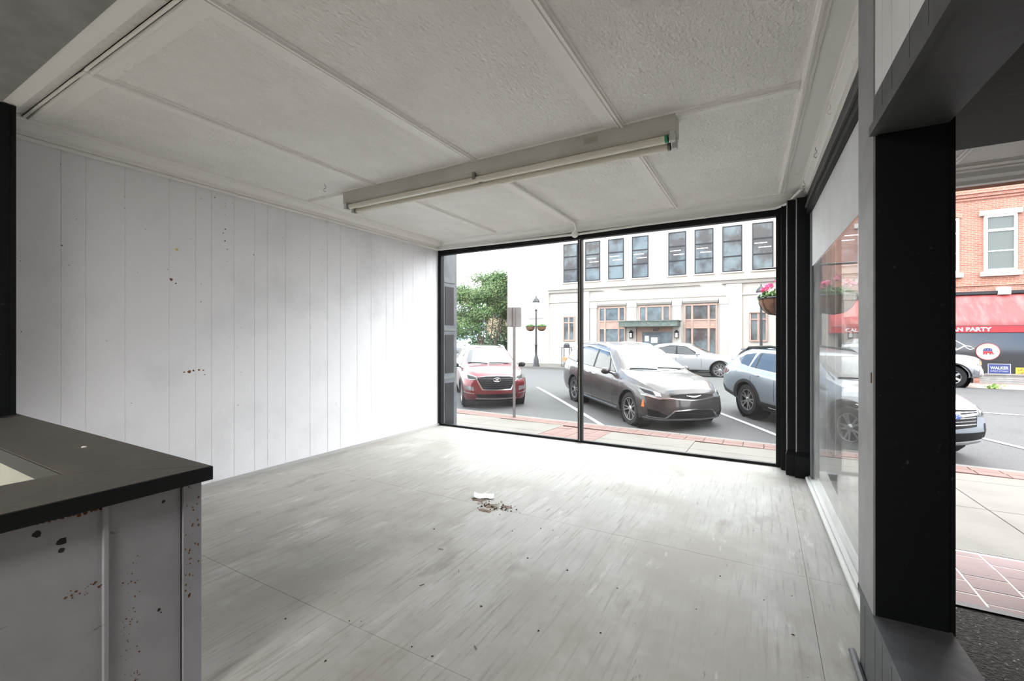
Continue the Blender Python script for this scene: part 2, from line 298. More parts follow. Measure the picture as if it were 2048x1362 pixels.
# ceiling: textured panels between battens
ce = struct('ceiling')
obj('deck', G().box(XL-.05, .5, YN-.02, YB+.03, ZC+.012, ZC+.09), gray_paint, ce)
rx = [-3.35, -2.545, -1.645, -.69, .15]; ry = [.72, 2.42, 4.17]
px_ = [XL, -2.545, -1.645, -.69, .36]
for i in range(4):
    for j in range(2):
        piece('ceiling_panel', G().box([XL, -2.545, -1.645, -.69, .45][i]+.001, [XL, -2.545, -1.645, -.69, .45][i+1]-.001, [YN, 2.42, YB][j]+.001, [YN, 2.42, YB][j+1]-.001, ZC, ZC+.012), ceil_m, ce)
def mold(a, b, horiz, side):
    """bead moulding with a step profile, bead on one side of a flat band"""
    pr = [(0, 0), (0, -.013), (.009, -.015), (.011, -.006), (.017, -.006), (.019, -.017), (.031, -.019), (.033, -.007), (.041, -.006), (.043, 0)]
    return pr
def batten_y(x, y0, y1, flat=.062, s=1):
    g = G().box(min(x, x-s*flat), max(x, x-s*flat), y0, y1, ZC-.007, ZC+.001); obj('batten', g, trim_w, ce)
    pr = [(x+s*p, ZC+q) for p, q in mold(0, 0, 0, 0)]; obj('bead_moulding', G().prism(pr, y0, y1, 'xz'), trim_w, ce, smooth=25)
def batten_x(y, x0, x1, flat=.05, s=1):
    if flat: obj('batten', G().box(x0, x1, min(y, y+s*flat), max(y, y+s*flat), ZC-.006, ZC+.001), trim_w, ce)
    pr = [(y-s*p, ZC+q) for p, q in mold(0, 0, 0, 0)]; obj('bead_moulding', G().prism(pr, x0, x1, 'yz'), trim_w, ce, smooth=25)
for x in (-2.545, -1.645, -.69): batten_y(x, .735, 4.12)
rb = G().prism([(-p, ZC+q) for p, q in mold(0, 0, 0, 0)], .735, 4.10, 'xz').box(.002, .17, .735, 4.12, ZC-.005, ZC+.001); rb.v = [(x+.185-.0272*(y-2.4), y, z) for x, y, z in rb.v]
obj('bead_moulding', rb, trim_w, ce, smooth=25)
batten_x(2.40, -3.30, .14, flat=.045, s=1); batten_x(4.10, -3.3, .14, flat=.08, s=1); batten_x(.735, -3.33, .14, flat=-.10, s=-1)
# crown mouldings
def crown(name, pts3, prof, m=trim_w):
    """prof: (out, down) list; pts3: (base point a, base point b, outward dir)"""
    a, b, d = [Vector(p) for p in pts3]; V = []
    for p in (a, b):
        for o, h in prof: V.append(tuple(p+d*o+Vector((0, 0, -h))))
    n = len(prof); F = [(i, i+1, i+1+n, i+n) for i in range(n-1)]+[(n-1, 0, n, 2*n-1), tuple(range(n))[::-1], tuple(range(n, 2*n))]
    o = obj(name, G().add(V, F), m, smooth=35); o['kind'] = 'structure'; return o
PR = [(0, 0), (.105, 0), (.105, .009), (.092, .009), (.090, .018), (.074, .022), (.066, .038), (.046, .050), (.040, .050), (.040, .058), (.022, .058), (.018, .072), (0, .074)]
crown('trim_1', [(XL, YN+.02, ZC), (XL, YB, ZC), (1, 0, 0)], PR)
crown('trim_2', [(XL, YB, ZC), (.45, YB, ZC), (0, -1, 0)], [(0, 0), (.12, 0), (.12, .012), (.095, .02), (.075, .05), (.05, .075), (.03, .085), (.02, .10), (0, .10)])
crown('trim_3', [(.33, YB, ZC), (.405, YN, ZC), (-1, 0, 0)], [(-.05, 0), (.10, 0), (.10, .010), (.088, .010), (.088, .022), (.070, .030), (.058, .048), (.044, .052), (.044, .062), (.030, .062), (.026, .080), (.012, .090), (-.05, .090)])
tr4 = obj('trim_4', G().box(XL, .36, YN-.015, YN+.045, ZC-.03, ZC-.001), trim_w, kind='structure')

# back display window
w1 = struct('window_1')
fy0, fy1 = 4.225, 4.285
obj('head_frame', G().box(XL, .16, fy0, fy1, 2.06, 2.125), dark_paint, w1)
obj('sill_bar', G().box(XL, .16, fy0+.02, fy1, 0, .022), dark_paint, w1)
obj('jamb_frame', G().box(XL, XL+.045, fy0, fy1, .022, 2.06), dark_paint, w1); obj('jamb_frame', G().box(.085, .13, fy0, fy1, .022, 2.06), dark_paint, w1)
obj('mullion', G().box(-1.64, -1.60, fy0, fy1, .022, 2.06), dark_paint, w1)
obj('mullion_bead', G().box(-1.627, -1.613, fy0-.008, fy0, .022, 2.06), mat('grey_edge', (.25, .24, .22), .5), w1)
obj('pane', G().box(XL+.045, -1.64, 4.25, 4.256, .022, 2.06), pane_clean, w1); obj('pane', G().box(-1.60, .085, 4.25, 4.256, .022, 2.06), pane_clean, w1)
# corner pillar
pil = struct('trim_5')
obj('shaft', G().box(.12, .20, 4.16, 4.27, 0, 2.13), dark_paint, pil)
obj('shaft', G().box(.158, .215, 4.055, 4.2, 0, 2.13), dark_paint, pil)
obj('shaft', G().box(.215, .30, 4.015, 4.2, 0, 2.13), dark_paint, pil)
obj('shaft', G().box(.30, .345, 3.985, 4.25, 0, 2.13), dark_paint, pil)
for x0, x1, y0 in ((.148, .205, 4.03), (.205, .30, 3.985)):
    obj('plinth', G().box(x0, x1, y0, y0+.08, 0, .16), dark_paint, pil)
    g = G(); g.add([(x0,y0,.16),(x1,y0,.16),(x1,y0+.08,.16),(x0,y0+.08,.16),(x0+.012,y0+.025,.195),(x1-.008,y0+.025,.195),(x1-.008,y0+.08,.195),(x0+.012,y0+.08,.195)], [(0,1,5,4),(1,2,6,5),(2,3,7,6),(3,0,4,7),(4,5,6,7),(3,2,1,0)]); obj('plinth_cap', g, dark_paint, pil)
for x, y in ((.155, 4.05), (.215, 4.01)):
    obj('highlight_bead', G().tube([(x, y, .19), (x, y, 2.12)], .0045, 6), mat('grey_highlight_edge', (.30, .30, .30), .4), pil)  # pale grey tubes paint the highlight lines on the pillar corners
# right display window (turned 1.56 degrees), local y runs along the glass
rzr = math.radians(1.56)
w2 = struct('window_2', (.352, 2.0, 0), rzr)
obj('head_frame', G().box(-.02, .05, -.35, 1.98, 1.985, 2.13), dark_paint, w2); obj('head_bead', G().box(-.032, -.02, -.35, 1.96, 2.03, 2.05), gray_paint, w2)
obj('sill_bar', G().box(-.01, .05, -.35, 1.98, 0, .03), mat('pale_sill', (.55, .55, .54), .5), w2)
obj('sill_rod', G().tube([(-.018, -.35, .014), (-.018, 1.96, .014)], .014, 10), mat('pale_sill', (.55, .55, .54), .5), w2, smooth=50)
obj('jamb_frame', G().box(.0, .05, 1.90, 1.98, .03, 1.985), mat('grey_metal_jamb', (.16, .17, .18), .5), w2)
obj('pane', G().box(.012, .018, -.35, 1.90, .03, 1.985), pane_dusty, w2)
sh = obj('window_blind', G().box(.3, .302, 2.05, 3.96, 1.585, 1.985), shade_m)
sh.data.vertices.foreach_set('co', [c for p in [(.352+.006+k*.0025-(y-2)*.0272, y, z) for (k, y, z) in [(0,1.72,1.585),(1,1.72,1.585),(1,3.90,1.585),(0,3.90,1.585),(0,1.72,1.985),(1,1.72,1.985),(1,3.90,1.985),(0,3.90,1.985)]] for c in p])
tag(sh, 'white blind pulled down over the top of the right-hand display window', 'blind')

# right partition between shop and display: knee wall, post, board header
pr_ = struct('wall_right', (.270, 1.805, 0), rzr)
by = [-2.6, -2.2, -1.8, -1.4, -1.2, -.98, -.80, -.62, -.50, -.36, -.27, -.193, -.07, 0]
for a, b in zip(by[:-1], by[1:]):
    piece('board', G().tub(0, .022, a+.0025, b-.0025, -.12, .245, .0), gray_paint, pr_)
    if b < -.19:
        piece('header_board', G().box(0, .022, a+.002, b-.002, 1.66, 1.752), gray_paint, pr_)
        piece('upper_board', G().box(0, .022, a+.0015, b-.0015, 1.752, 2.2), white_wall, pr_)
obj('core', G().box(.02, .155, -2.6, -.002, -.12, .24), dark_paint, pr_)
obj('ledge', G().box(-.006, .165, -2.6, .0, .245, .267), mat('grey_blue_ledge', (.10, .105, .115), .6, noise_=8, col2=(.07, .072, .078), bump=(30, .2)), pr_)
obj('post', G().box(-.004, .001, -.193, 0, .267, 2.2), mat('grey_post_paint', (.30, .30, .305), .5, noise_=9, col2=(.25, .25, .255)), pr_)
obj('jamb', G().box(.001, .158, -.193, 0, .267, 1.66), dark_paint, pr_); obj('jamb_stop', G().box(.158, .172, -.188, -.02, -.12, 1.9), dark_paint, pr_)
obj('header_trim', G().box(-.014, .004, -2.6, -.195, 1.636, 1.662), gray_paint, pr_)
obj('header_soffit', G().box(.0, .158, -2.6, -.002, 1.640, 1.662), gray_paint, pr_); obj('header_core', G().box(.03, .158, -2.6, -.002, 1.662, 2.2), gray_paint, pr_)
obj('outer_strip', G().box(.175, .20, -2.6, -.17, 1.70, 1.725), gray_paint, pr_)
obj('shoe_moulding', G().tube([(-.012, .05, .012), (-.012, -2.6, .012)], .011, 8), gray_paint, pr_)
obj('chip', G().box(-.006, -.003, -.178, -.172, .93, .96), rust, pr_)

# entry beside the display
en = struct('wall_entry')
obj('low_ceiling', G().box(.44, 1.9, -2.6, 2.70, 1.897, 2.3), soffit_m, en); obj('side_wall', G().box(1.9, 2.0, -2.6, 4.6, -.7, 3), gray_paint, en)
obj('entry_ceiling', G().box(.45, 1.9, 2.70, 4.285, ZC, ZC+.09), ceil_m, en)
for a in ((.62, 3.66, 1.88, 3.66), (.62, 4.06, 1.88, 4.06)):
    obj('entry_moulding', G().prism([(a[1]-p, ZC+q) for p, q in mold(0,0,0,0)], a[0], a[2], 'yz'), trim_w, en)
for x in (1.06, 1.5):
    obj('entry_moulding', G().prism([(x+p, ZC+q) for p, q in mold(0,0,0,0)], 2.72, 4.06, 'xz'), trim_w, en)
obj('entry_crown', G().prism([(4.16, ZC), (4.285, ZC), (4.285, 2.12), (4.25, 2.125), (4.235, 2.15), (4.20, 2.165), (4.185, 2.195), (4.16, 2.2)], .43, 1.9, 'yz'), trim_w, en, smooth=30)
ef = struct('floor_entry')
obj('gritty_floor', G().box(.435, 1.9, -2.6, 2.69, -.3, -.12), dirt_m, ef); obj('threshold', G().box(.43, 1.9, 2.66, 2.70, -.6, -.112), dark_paint, ef)
g = G()
for i in range(420):
    x, y = random.uniform(.45, 1.3), random.uniform(1.3, 2.64); r = random.uniform(.001, .005); a = random.uniform(0, 6)
    g.add([(x+r*math.cos(a+k*PI/2)*random.uniform(.6,1.5), y+r*math.sin(a+k*PI/2)*random.uniform(.6,1.5), -.119) for k in range(4)]+[(x, y, -.119+r)], [(0,1,4),(1,2,4),(2,3,4),(3,0,4)])
obj('grit', g, chip_light, ef, kind='stuff')

# unseen shop behind the display, walls and floor kept pale to bounce light
sp = struct('floor_shop'); obj('boards', G().box(-5, .43, -5, YN, -.3, -.12), shop_floor, sp)
ws = struct('wall_back')
obj('rear', G().box(-5, 2, -5.1, -5, -.3, 3), shop_wall, ws); obj('side', G().box(-5.1, -5, -5, YN, -.3, 3), shop_wall, ws); obj('entry_return', G().box(.43, 2, -2.7, -2.6, -.3, 2.3), gray_paint, ws)
obj('riser', G().box(-5, .43, YN-.03, YN-.001, -.12, -.013), gray_paint, ws); obj('stub', G().box(-5, XL-.08, YN-.02, YN+.1, -.3, 2.3), gray_paint, ws)
cs = obj('ceiling_shop', G().box(-5, .29, -5, YN-.015, 2.175, 2.3), mat('grey_textured_plaster', (.30, .30, .30), .85, bump=(14, .5), noise_=5), kind='structure')
pl = struct('trim_6')
obj('post', G().box(XL+.002, -3.135, .60, .66, .69, 2.175), dark_paint, pl); obj('post_edge', G().box(-3.15, -3.13, .655, .672, .69, 2.175), dark_paint, pl)
g = G()
for z in (1.83, 1.76, 1.50, 1.42, 1.54): g.add([(-3.16-.03*random.random(), .598, z), (-3.142, .598, z+.004), (-3.145, .598, z+.02), (-3.17, .598, z+.014)], [(0,1,2,3)])
obj('paint_chip', g, chip_light, pl, kind='stuff')

# two unseen fill lights added on the shop ceiling to brighten the room
for i, (x, y) in enumerate(((-2.9, -1.9), (-.9, -1.9))):
    t = thing('added_fill_light', ('added fill light, unseen on the shop ceiling behind the low partition', 'added fill light, unseen on the shop ceiling behind the entry post')[i], 'ceiling light', (x, y, 2.168), group=None)
    obj('housing', G().box(-.2, .2, -1.2, 1.2, -.06, 0), white_pl, t)
    la = bpy.data.lights.new('fill_lamp', 'AREA'); la.shape = 'RECTANGLE'; la.size = .38; la.size_y = 2.3; la.energy = FILL_W; la.color = (1, .97, .92)
    lo = bpy.data.objects.new('fill_lamp', la); C.objects.link(lo); lo.parent = t; lo.location = (0, 0, -.07)

# ================================================================ COUNTER (low partition, left foreground)
ct = thing('display_partition', 'low hollow partition with worn black cap and scuffed white boards at left foreground', 'partition', (-1.423, .70, -.12))
def R(g): g.v = [(x+1.423, y-.70, z+.12) for x, y, z in g.v]; return g
x0c, x1c, y0c, y1c = -3.13, -1.423, -.5, .70
zt = .6815
def strip(poly, name='cap_board'):
    o = obj(name, R(G().prism(poly, zt-.022, zt, 'xy')), cap_m, ct); return o
strip([(x0c-.29, .455), (-1.7, .455), (x1c-.001, y1c), (x0c-.29, y1c)]); strip([(-1.7, y0c), (x1c, y0c), (x1c, y1c-.003), (-1.7, .452)])
obj('cap_edge', R(G().box(x1c-.004, x1c+.004, y0c, y1c+.002, zt-.040, zt-.002)), cap_edge, ct); obj('cap_edge', R(G().box(x0c-.29, x1c, y1c-.002, y1c+.004, zt-.03, zt-.002)), cap_edge, ct)
obj('inner_edge', R(G().box(x0c, -1.7, .452, .462, zt-.05, zt-.004)), cap_edge, ct); obj('inner_edge', R(G().box(-1.708, -1.698, y0c, .462, zt-.05, zt-.004)), cap_edge, ct)
obj('recess_bottom', R(G().box(x0c-.29, -1.7, y0c, .46, .30, .32)), mat('pale_recess', (.42, .42, .36), .8, noise_=6), ct); obj('recess_side', R(G().box(x0c-.29, -1.7, .462, .48, .3, zt-.03)), mat('pale_recess', (.42, .42, .36), .8), ct)
yb = [(.36+.62*0+.30, .655), (.272, .655), ]
for a, b in ((-.5, -.25), (-.25, .0), (.0, .235), (.235, .462), (.468, .648)):
    pass
for a, b in ((-.5, -.23), (-.22, .06), (.067, .459), (.472, .632)):
    piece('board', R(G().box(-1.47, -1.452, a, b, -.12, zt-.022)), counter_w, ct)
obj('backing', R(G().box(-1.69, -1.469, -.5, .655, -.12, zt-.022)), mat('counter_core', (.12, .12, .12), .8), ct)
obj('batten', R(G().prism([(-1.456, .458), (-1.444, .461), (-1.444, .470), (-1.456, .473)], -.12, zt-.03, 'xy')), counter_w, ct)
obj('corner_post', R(G().box(-1.475, -1.443, .636, .682, -.12, zt-.022)), counter_w, ct)
obj('far_face', R(G().box(XL+.02, -1.47, .64, .675, -.01, zt-.022)), white_wall, ct)
obj('rosette', R(G().lathe([(0, .004), (.006, .003), (.008, 0)], (-2.05, .60, zt), 'z', 8)), chip_light, ct, label='small pale crumb on the cap')
def on_face(lst, k, name, m):
    g = G()
    for y, z, r in lst: g.add([(-1.4515, y+r*k*math.cos(2*PI*i/7)*random.uniform(.6, 1.3), z+r*k*math.sin(2*PI*i/7)*random.uniform(.6, 1.2)) for i in range(7)], [tuple(range(7))])
    obj(name, R(g), m, ct, kind='stuff')
on_face([(.385, .575, 9), (.385, .555, 6), (.345, .61, 7), (.59, .605, 4), (.58, .31, 4), (.585, .30, 2)], .0012, 'gouge', dk_spot)
on_face([(.34+i*.006+random.uniform(-.004, .004), .634+.0*i+random.uniform(-.006, .006), random.uniform(2, 6)) for i in range(22)], .0010, 'paint_loss', rust)
on_face([(.42+random.uniform(-.03, .04), .44+random.uniform(-.012, .012), random.uniform(1, 4)) for i in range(18)]+[(.515+random.uniform(-.018, .022), .22+random.uniform(-.13, .26), random.uniform(1, 3)) for i in range(60)], .0009, 'scuff_marks', rust)
g = G()
for i in range(40): y = random.uniform(.640, .675); z = random.uniform(.30, .63); r = random.uniform(.001, .004); g.add([(-1.4425, y, z), (-1.4425, y+r, z+r), (-1.4425, y, z+2.4*r), (-1.4425, y-r*.7, z+r)], [(0,1,2,3)])
obj('paint_loss', R(g), rust, ct, kind='stuff')

# ================================================================ LIGHT FIXTURE, PIPES
lf = thing('fluorescent_fixture', 'long two-tube fluorescent strip light fixed across the white ceiling', 'ceiling light', (-1.63, 2.42, ZC))
obj('housing', G().prism([(-.055, -.008), (.055, -.008), (.055, -.075), (.035, -.098), (-.035, -.098), (-.055, -.075)], -1.235, 1.235, 'yz'), fixture_m, lf)
for y, z in ((-.036, -.122), (.036, -.135)):
    obj('tube', G().tube([(-1.20, y, z), (1.20, y, z)], .019, 14), tube_m, lf, smooth=40)
    for s in (-1, 1): obj('end_cap', G().tube([(s*1.20, y, z), (s*1.185, y, z)], .0205, 14), tube_green if (s == 1 and y < 0) else galv, lf, smooth=40)
for s in (-1, 1):
    obj('end_plate', G().box(s*1.235-.003, s*1.235+.003, -.058, .058, -.10, -.004), fixture_m, lf)
    for y, z in ((-.036, -.122), (.036, -.135)): obj('socket', G().box(s*1.222-.012, s*1.222+.012, y-.017, y+.017, z-.018, -.09), white_pl, lf)
obj('clip', G().box(-.01, .01, -.062, .03, -.125, -.08), galv, lf); obj('label_plate', G().box(.75, .83, -.0565, -.055, -.062, -.03), mat('dull_sticker', (.40, .38, .32), .6), lf)
cd = thing('conduit', 'white painted conduit pipe running along the top of the walls', 'pipe', (XL+.02, .66, 2.135))
def Rc(g): g.v = [(x-XL-.02, y-.66, z-2.135) for x, y, z in g.v]; return g
xc = XL+.014
obj('pipe', Rc(G().tube([(xc, .66, 2.125), (xc, 4.12, 2.125), (xc+.01, 4.17, 2.122), (xc+.05, 4.19, 2.12), (-2.6, 4.195, 2.112), (-1.75, 4.195, 2.105), (-1.66, 4.19, 2.10)], .0115, 10)), trim_w, cd, smooth=50)
obj('pipe', Rc(G().tube([(-1.64, 4.19, 2.10), (-1.0, 4.195, 2.115), (.08, 4.19, 2.115), (.16, 4.15, 2.13), (.20, 4.05, 2.15), (.24, 3.9, 2.16)], .0105, 10)), trim_w, cd, smooth=50)
obj('junction_disc', Rc(G().lathe([(0, -.012), (.03, -.012), (.034, -.004), (.034, .012), (0, .012)], (-1.65, 4.17, 2.10), 'y', 16)), trim_w, cd, smooth=40)
obj('cable', Rc(G().tube([(-1.585, 2.5, 2.175), (-1.59, 3.4, 2.178), (-1.60, 4.02, 2.175), (-1.62, 4.12, 2.15), (-1.65, 4.165, 2.11)], .010, 8)), trim_w, cd, smooth=50)
for y in (1.437, 2.646, 3.486): obj('clamp', Rc(G().tube([(XL+.001, y, 2.125), (xc, y, 2.143), (xc+.016, y, 2.125), (xc, y, 2.107), (XL+.001, y, 2.107)], .004, 6)), trim_w, cd)
for x in (-2.6, -2.05, -1.1, -.45): obj('clamp', Rc(G().tube([(x, 4.21, 2.135), (x, 4.185, 2.13), (x+.004, 4.18, 2.098)], .004, 6)), trim_w, cd)
def hook(x, y, z, label, m):
    pts = [(0, 0, 0), (0, 0, -.012), (.008, 0, -.02), (.008, 0, -.030), (-.006, 0, -.040), (-.008, 0, -.052), (.002, 0, -.060), (.010, 0, -.052)]
    o = obj('ceiling_hook', G().tube(pts, .0016, 5), m); o.location = (x, y, z); o.rotation_euler = (0, 0, .6); tag(o, label, 'hook')
hook(-2.85, 2.18, ZC, 'small dark S hook hanging from the ceiling left of the fluorescent light', dk_spot)
hook(.255, 2.45, 2.13, 'bent white hook on the right crown moulding, nearest the camera', trim_w)
hook(.25, 3.0, 2.13, 'thin wire hook on the right crown moulding, middle one', galv)
hook(.235, 3.6, 2.13, 'small dark hook on the right crown moulding, nearest the corner', dk_spot)

# ================================================================ LITTER ON THE FLOOR
pp = G(); n = 7
for i in range(n):
    for j in range(5): pp.v.append((-.065+.13*i/(n-1)+random.uniform(-.005, .005), -.04+.08*j/4+random.uniform(-.004, .004), .004+.012*abs(noise.noise(Vector((i*.8, j*.9, 2)))) + (.012 if i in (0,) else 0)))
for i in range(n-1):
    for j in range(4): pp.f.append((i*5+j, (i+1)*5+j, (i+1)*5+j+1, i*5+j+1))
po = obj('paper_scrap', pp, paper_m); po.location = (-1.62, 2.47, .001); po.rotation_euler = (0, 0, .5); tag(po, 'crumpled white paper scrap lying beside the debris pile on the floor', 'paper')
so_ = po.modifiers.new('thickness', 'SOLIDIFY'); so_.thickness = .0012
db = thing('debris_pile', 'small pile of dirt, dark chips and plaster crumbs on the grey floor', 'debris', (-1.50, 2.36, 0))
g = G()
for cx_, cy_, r in ((-.12, .05, .05), (0, 0, .06), (.10, .04, .045), (.02, -.08, .045)):
    n = 12; V = [(cx_+r*math.cos(2*PI*k/n)*random.uniform(.6, 1.3), cy_+.6*r*math.sin(2*PI*k/n)*random.uniform(.6, 1.3), .0008) for k in range(n)]+[(cx_, cy_, .006)]; g.add(V, [(k, (k+1) % n, n) for k in range(n)])
obj('dust', g, dirt_pile, db, kind='stuff')
def crumbs(cnt, m, sp_, rr, name, seed):
    random.seed(seed); g = G()
    for i in range(cnt):
        x, y = random.gauss(.02, sp_), random.gauss(0, sp_*.55); r = random.uniform(*rr)
        g.add([(x+r*random.uniform(.5, 1.3)*math.cos(a), y+r*random.uniform(.5, 1.3)*math.sin(a), .001) for a in (0, 1.5, 3.1, 4.6)]+[(x+r*.2, y, r*1.1)], [(0,1,4),(1,2,4),(2,3,4),(3,0,4)])
    obj(name, g, m, db, kind='stuff')
crumbs(36, chip_dark, .055, (.003, .011), 'dark_chips', 5); crumbs(34, chip_light, .06, (.003, .011), 'plaster_chips', 6); crumbs(30, rust, .08, (.002, .006), 'brown_chips', 7)
spk = [(-1.25, 0.96), (-0.8, 0.86), (-1.57, 1.03), (-0.71, 1.44), (-0.51, 1.54), (-0.54, 1.85), (-0.78, 1.88), (-0.17, 2.17), (-1.01, 2.23), (0.1, 2.15), (0.09, 1.87), (-0.96, 1.15), (-1.05, 1.15), (-1.35, 1.14), (-1.31, 1.16), (-0.97, 1.46), (-0.05, 2.77), (-1.08, 2.22), (-1.02, 2.81), (-1.59, 1.92), (0.0, 2.06), (-1.08, 1.89), (-0.99, 1.89), (-0.23, 1.86), (-1.2, 2.11)]
for i in range(150): spk.append((random.uniform(-3.2, .2), random.uniform(.8, 4.1)))
g = G()
for i, (x, y) in enumerate(spk):
    r = random.uniform(.003, .0065) if i < 25 else random.uniform(.0012, .003)
    g.add([(x+r*random.uniform(.5, 1.3)*math.cos(a), y+r*random.uniform(.4, 1.2)*math.sin(a), .0006) for a in (0, 1.5, 3.1, 4.6)]+[(x, y, r*.8)], [(0,1,4),(1,2,4),(2,3,4),(3,0,4)])
o = obj('floor_specks', g, chip_dark, kind='stuff'); tag(o, 'dark specks and paint flakes scattered over the display floor', 'specks')
g = G()
for x, y, a, l in ((-1.2, 1.62, 2.2, .02), (-1.28, 1.45, 1, .02), (-1.42, 1.75, .3, .025), (-.85, 1.25, 2.6, .02), (-.55, 1.05, .9, .03)): g.tube([(x, y, .002), (x+l*math.cos(a), y+l*math.sin(a), .002)], .0012, 5)
o = obj('twig_bits', g, twig_m, kind='stuff'); tag(o, 'short dry twig bits lying on the middle of the floor', 'twigs')

# ================================================================ OUR BUILDING OUTSIDE
fx = struct('wall_front')
obj('bulkhead', G().box(XL-.4, .5, 4.27, 4.34, -.8, -.012), pil_blue, fx); obj('bulkhead_side', G().box(.33, .43, 2.7, 4.3, -.8, -.012), pil_blue, fx)
obj('upper_facade', G().box(-9, 6, 4.29, 4.42, 2.13, 7.2), brickwork, fx); obj('roof', G().box(-9, 6, -5.2, 4.30, 2.36, 2.6), gray_paint, fx)
obj('left_facade', G().box(-9, -3.95, 4.2, 4.42, -.9, 2.2), brickwork, fx); obj('right_facade', G().box(2.0, 6, 4.3, 4.42, -.9, 2.2), brickwork, fx)
obj('pilaster', G().box(-3.9, -3.437, 4.29, 4.60, -.9, 2.3), pil_blue, fx)
for z in (-.3, .55, 1.15, 1.75): obj('pilaster_band', G().box(-3.437, -3.425, 4.33, 4.56, z, z+.03), gray_paint, fx)
for z0, z1 in ((-.25, .5), (.62, 1.1), (1.22, 1.7)): obj('pilaster_panel', G().box(-3.437, -3.43, 4.36, 4.53, z0, z1), dark_paint, fx)

# ================================================================ PAVEMENT AND STREET
sw = struct('sidewalk')
g = G(); N = 30
def sheet(x0, x1, ys, zf, dz, nx=2):
    g = G()
    for y in ys:
        for i in range(nx+1): g.v.append((x0+(x1-x0)*i/nx, y, zf(y)+dz))
    for j in range(len(ys)-1):
        for i in range(nx): a = j*(nx+1)+i; g.f.append((a, a+1, a+nx+2, a+nx+1))
    return g
obj('bedding', sheet(-12, 9, [2.7, 4.28, 6, 8.3], zw, -.018), joint_m, sw)
obj('white_joints', sheet(.95, 2.15, [2.72, 4.28, 4.75], zw, -.0022), mat('white_mortar', (.36, .34, .32), .9), sw)
def zrel(y): return zw(y)
def slab(x0, x1, y0, y1, m, name): return piece(name, G().tub(x0+.004, x1-.004, y0+.004, y1-.004, -.05, 0, .004, zrel), m, sw)
xsl = [-11.6, -10.0, -8.4, -6.8, -5.2, -3.62]; xsr = [-2.55, -1.05, .45, 1.95, 3.45, 4.95, 6.45, 8.0]
for xs_ in (xsl, xsr):
    for a, b in zip(xs_[:-1], xs_[1:]):
        lim = curb_y((a+b)/2)-.62-.06
        for y0, y1 in ((4.75, 6.2), (6.2, 7.6), (7.6, lim)):
            if y1-y0 > .1: slab(a, b, y0, y1, concrete, 'concrete_slab')
        if b < .6: slab(a, b, 4.35, 4.75, concrete, 'concrete_slab')
slab(.45, .95, 2.72, 4.75, concrete, 'concrete_slab')
# brick pavers: one shared mesh per kind
def paver_mesh(lx, ly, m, c=.004):
    g = G().tub(c, lx-c, c, ly-c, -.05, 0, .005 if c == .004 else .002); me = bpy.data.meshes.new('brick'); me.from_pydata(g.v, [], g.f); me.materials.append(m); return me
pm = paver_mesh(.31, .235, brick_pav); rnd = random.Random(2)
npv = 0
x = -9.0
while x < 6.4:
    for r in range(2):
        y = curb_y(x)-.15-.47+r*.235; o = link('brick', pm, sw); o.location = (x, y, zw(y)+rnd.uniform(-.002, .002)); o.rotation_euler = (math.atan(-.041), 0, -.066)
    x += .31
pm2 = paver_mesh(.265, .235, brick_pav)
for i in range(4):
    y = 4.4
    while y < 8.35: o = link('brick', pm2, sw); o.location = (-3.61+i*.265, y, zw(y)+rnd.uniform(-.003, .003)); o.rotation_euler = (math.atan(-.041), 0, 0); y += .235
pm3 = paver_mesh(.24, .2, brick_pav2, .006)
pm3h = paver_mesh(.24, .1, brick_pav2, .006)
for i in range(5):
    spots = [(pm3, 2.72+j*.2) for j in range(10)] if i % 2 == 0 else [(pm3h, 2.72)]+[(pm3, 2.82+j*.2) for j in range(9)]+[(pm3h, 4.62)]
    for me_, y in spots:
        o = link('brick', me_, sw); o.location = (.95+i*.24, y, zw(y)+rnd.uniform(-.001, .001)); o.rotation_euler = (math.atan(-.041) if y > 4.25 else 0, 0, 0)
cu = struct('curb')
x = -11.9
while x < 8:
    g = G(); L_ = 1.5; a, b = x+.004, x+L_-.004
    ya, yb_ = curb_y(a), curb_y(b)
    g.add([(a,ya-.15,-1.1),(b,yb_-.15,-1.1),(b,yb_,-1.1),(a,ya,-1.1),(a,ya-.15,zw(ya)),(b,yb_-.15,zw(yb_)),(b,yb_-.01,zw(yb_)),(a,ya-.01,zw(ya)),(a,ya,zw(ya)-.015),(b,yb_,zw(yb_)-.015)], [(0,1,5,4),(4,5,6,7),(7,6,9,8),(8,9,2,3),(0,4,7,8,3),(1,2,9,6,5)])
    piece('curb_stone', g, curb_m, cu); x += L_
st = obj('street', sheet(-60, 45, [8.2]+[8.6+i*.6 for i in range(30)]+[26.6], zs, 0, 4), asphalt, kind='structure')
gd = obj('ground', G().add([(-200,-60,-1.2),(200,-60,-1.2),(200,220,-1.2),(-200,220,-1.2)], [(0,1,2,3)]), asphalt, kind='structure')
def line(p, q, wd, label):
    p, q = Vector(p), Vector(q); d = (q-p).normalized(); n = Vector((-d.y, d.x))*wd/2; g = G(); k = 14
    for i in range(k+1):
        c = p+(q-p)*i/k
        for s in (-1, 1): u = c+n*s; g.v.append((u.x, u.y, zs(u.y)+.006))
    for i in range(k): g.f.append((2*i, 2*i+1, 2*i+3, 2*i+2))
    o = obj('painted_line', g, paint_line); sd = o.modifiers.new('t', 'SOLIDIFY'); sd.thickness = .004; return tag(o, label, 'road marking')
line((-3.0, 9.38), (-7.1, 14.3), .11, 'white parking line between the red car and the dark grey minivan')
line((.55, 9.6), (-2.2, 13.9), .11, 'white parking line between the minivan and the silver blue wagon')
line((3.4, 11.6), (4.85, 9.1), .11, 'white parking line on the right beyond the silver blue wagon')
line((3.2, 14.75), (12, 13.9), .13, 'long white lane line along the middle of the road at right')
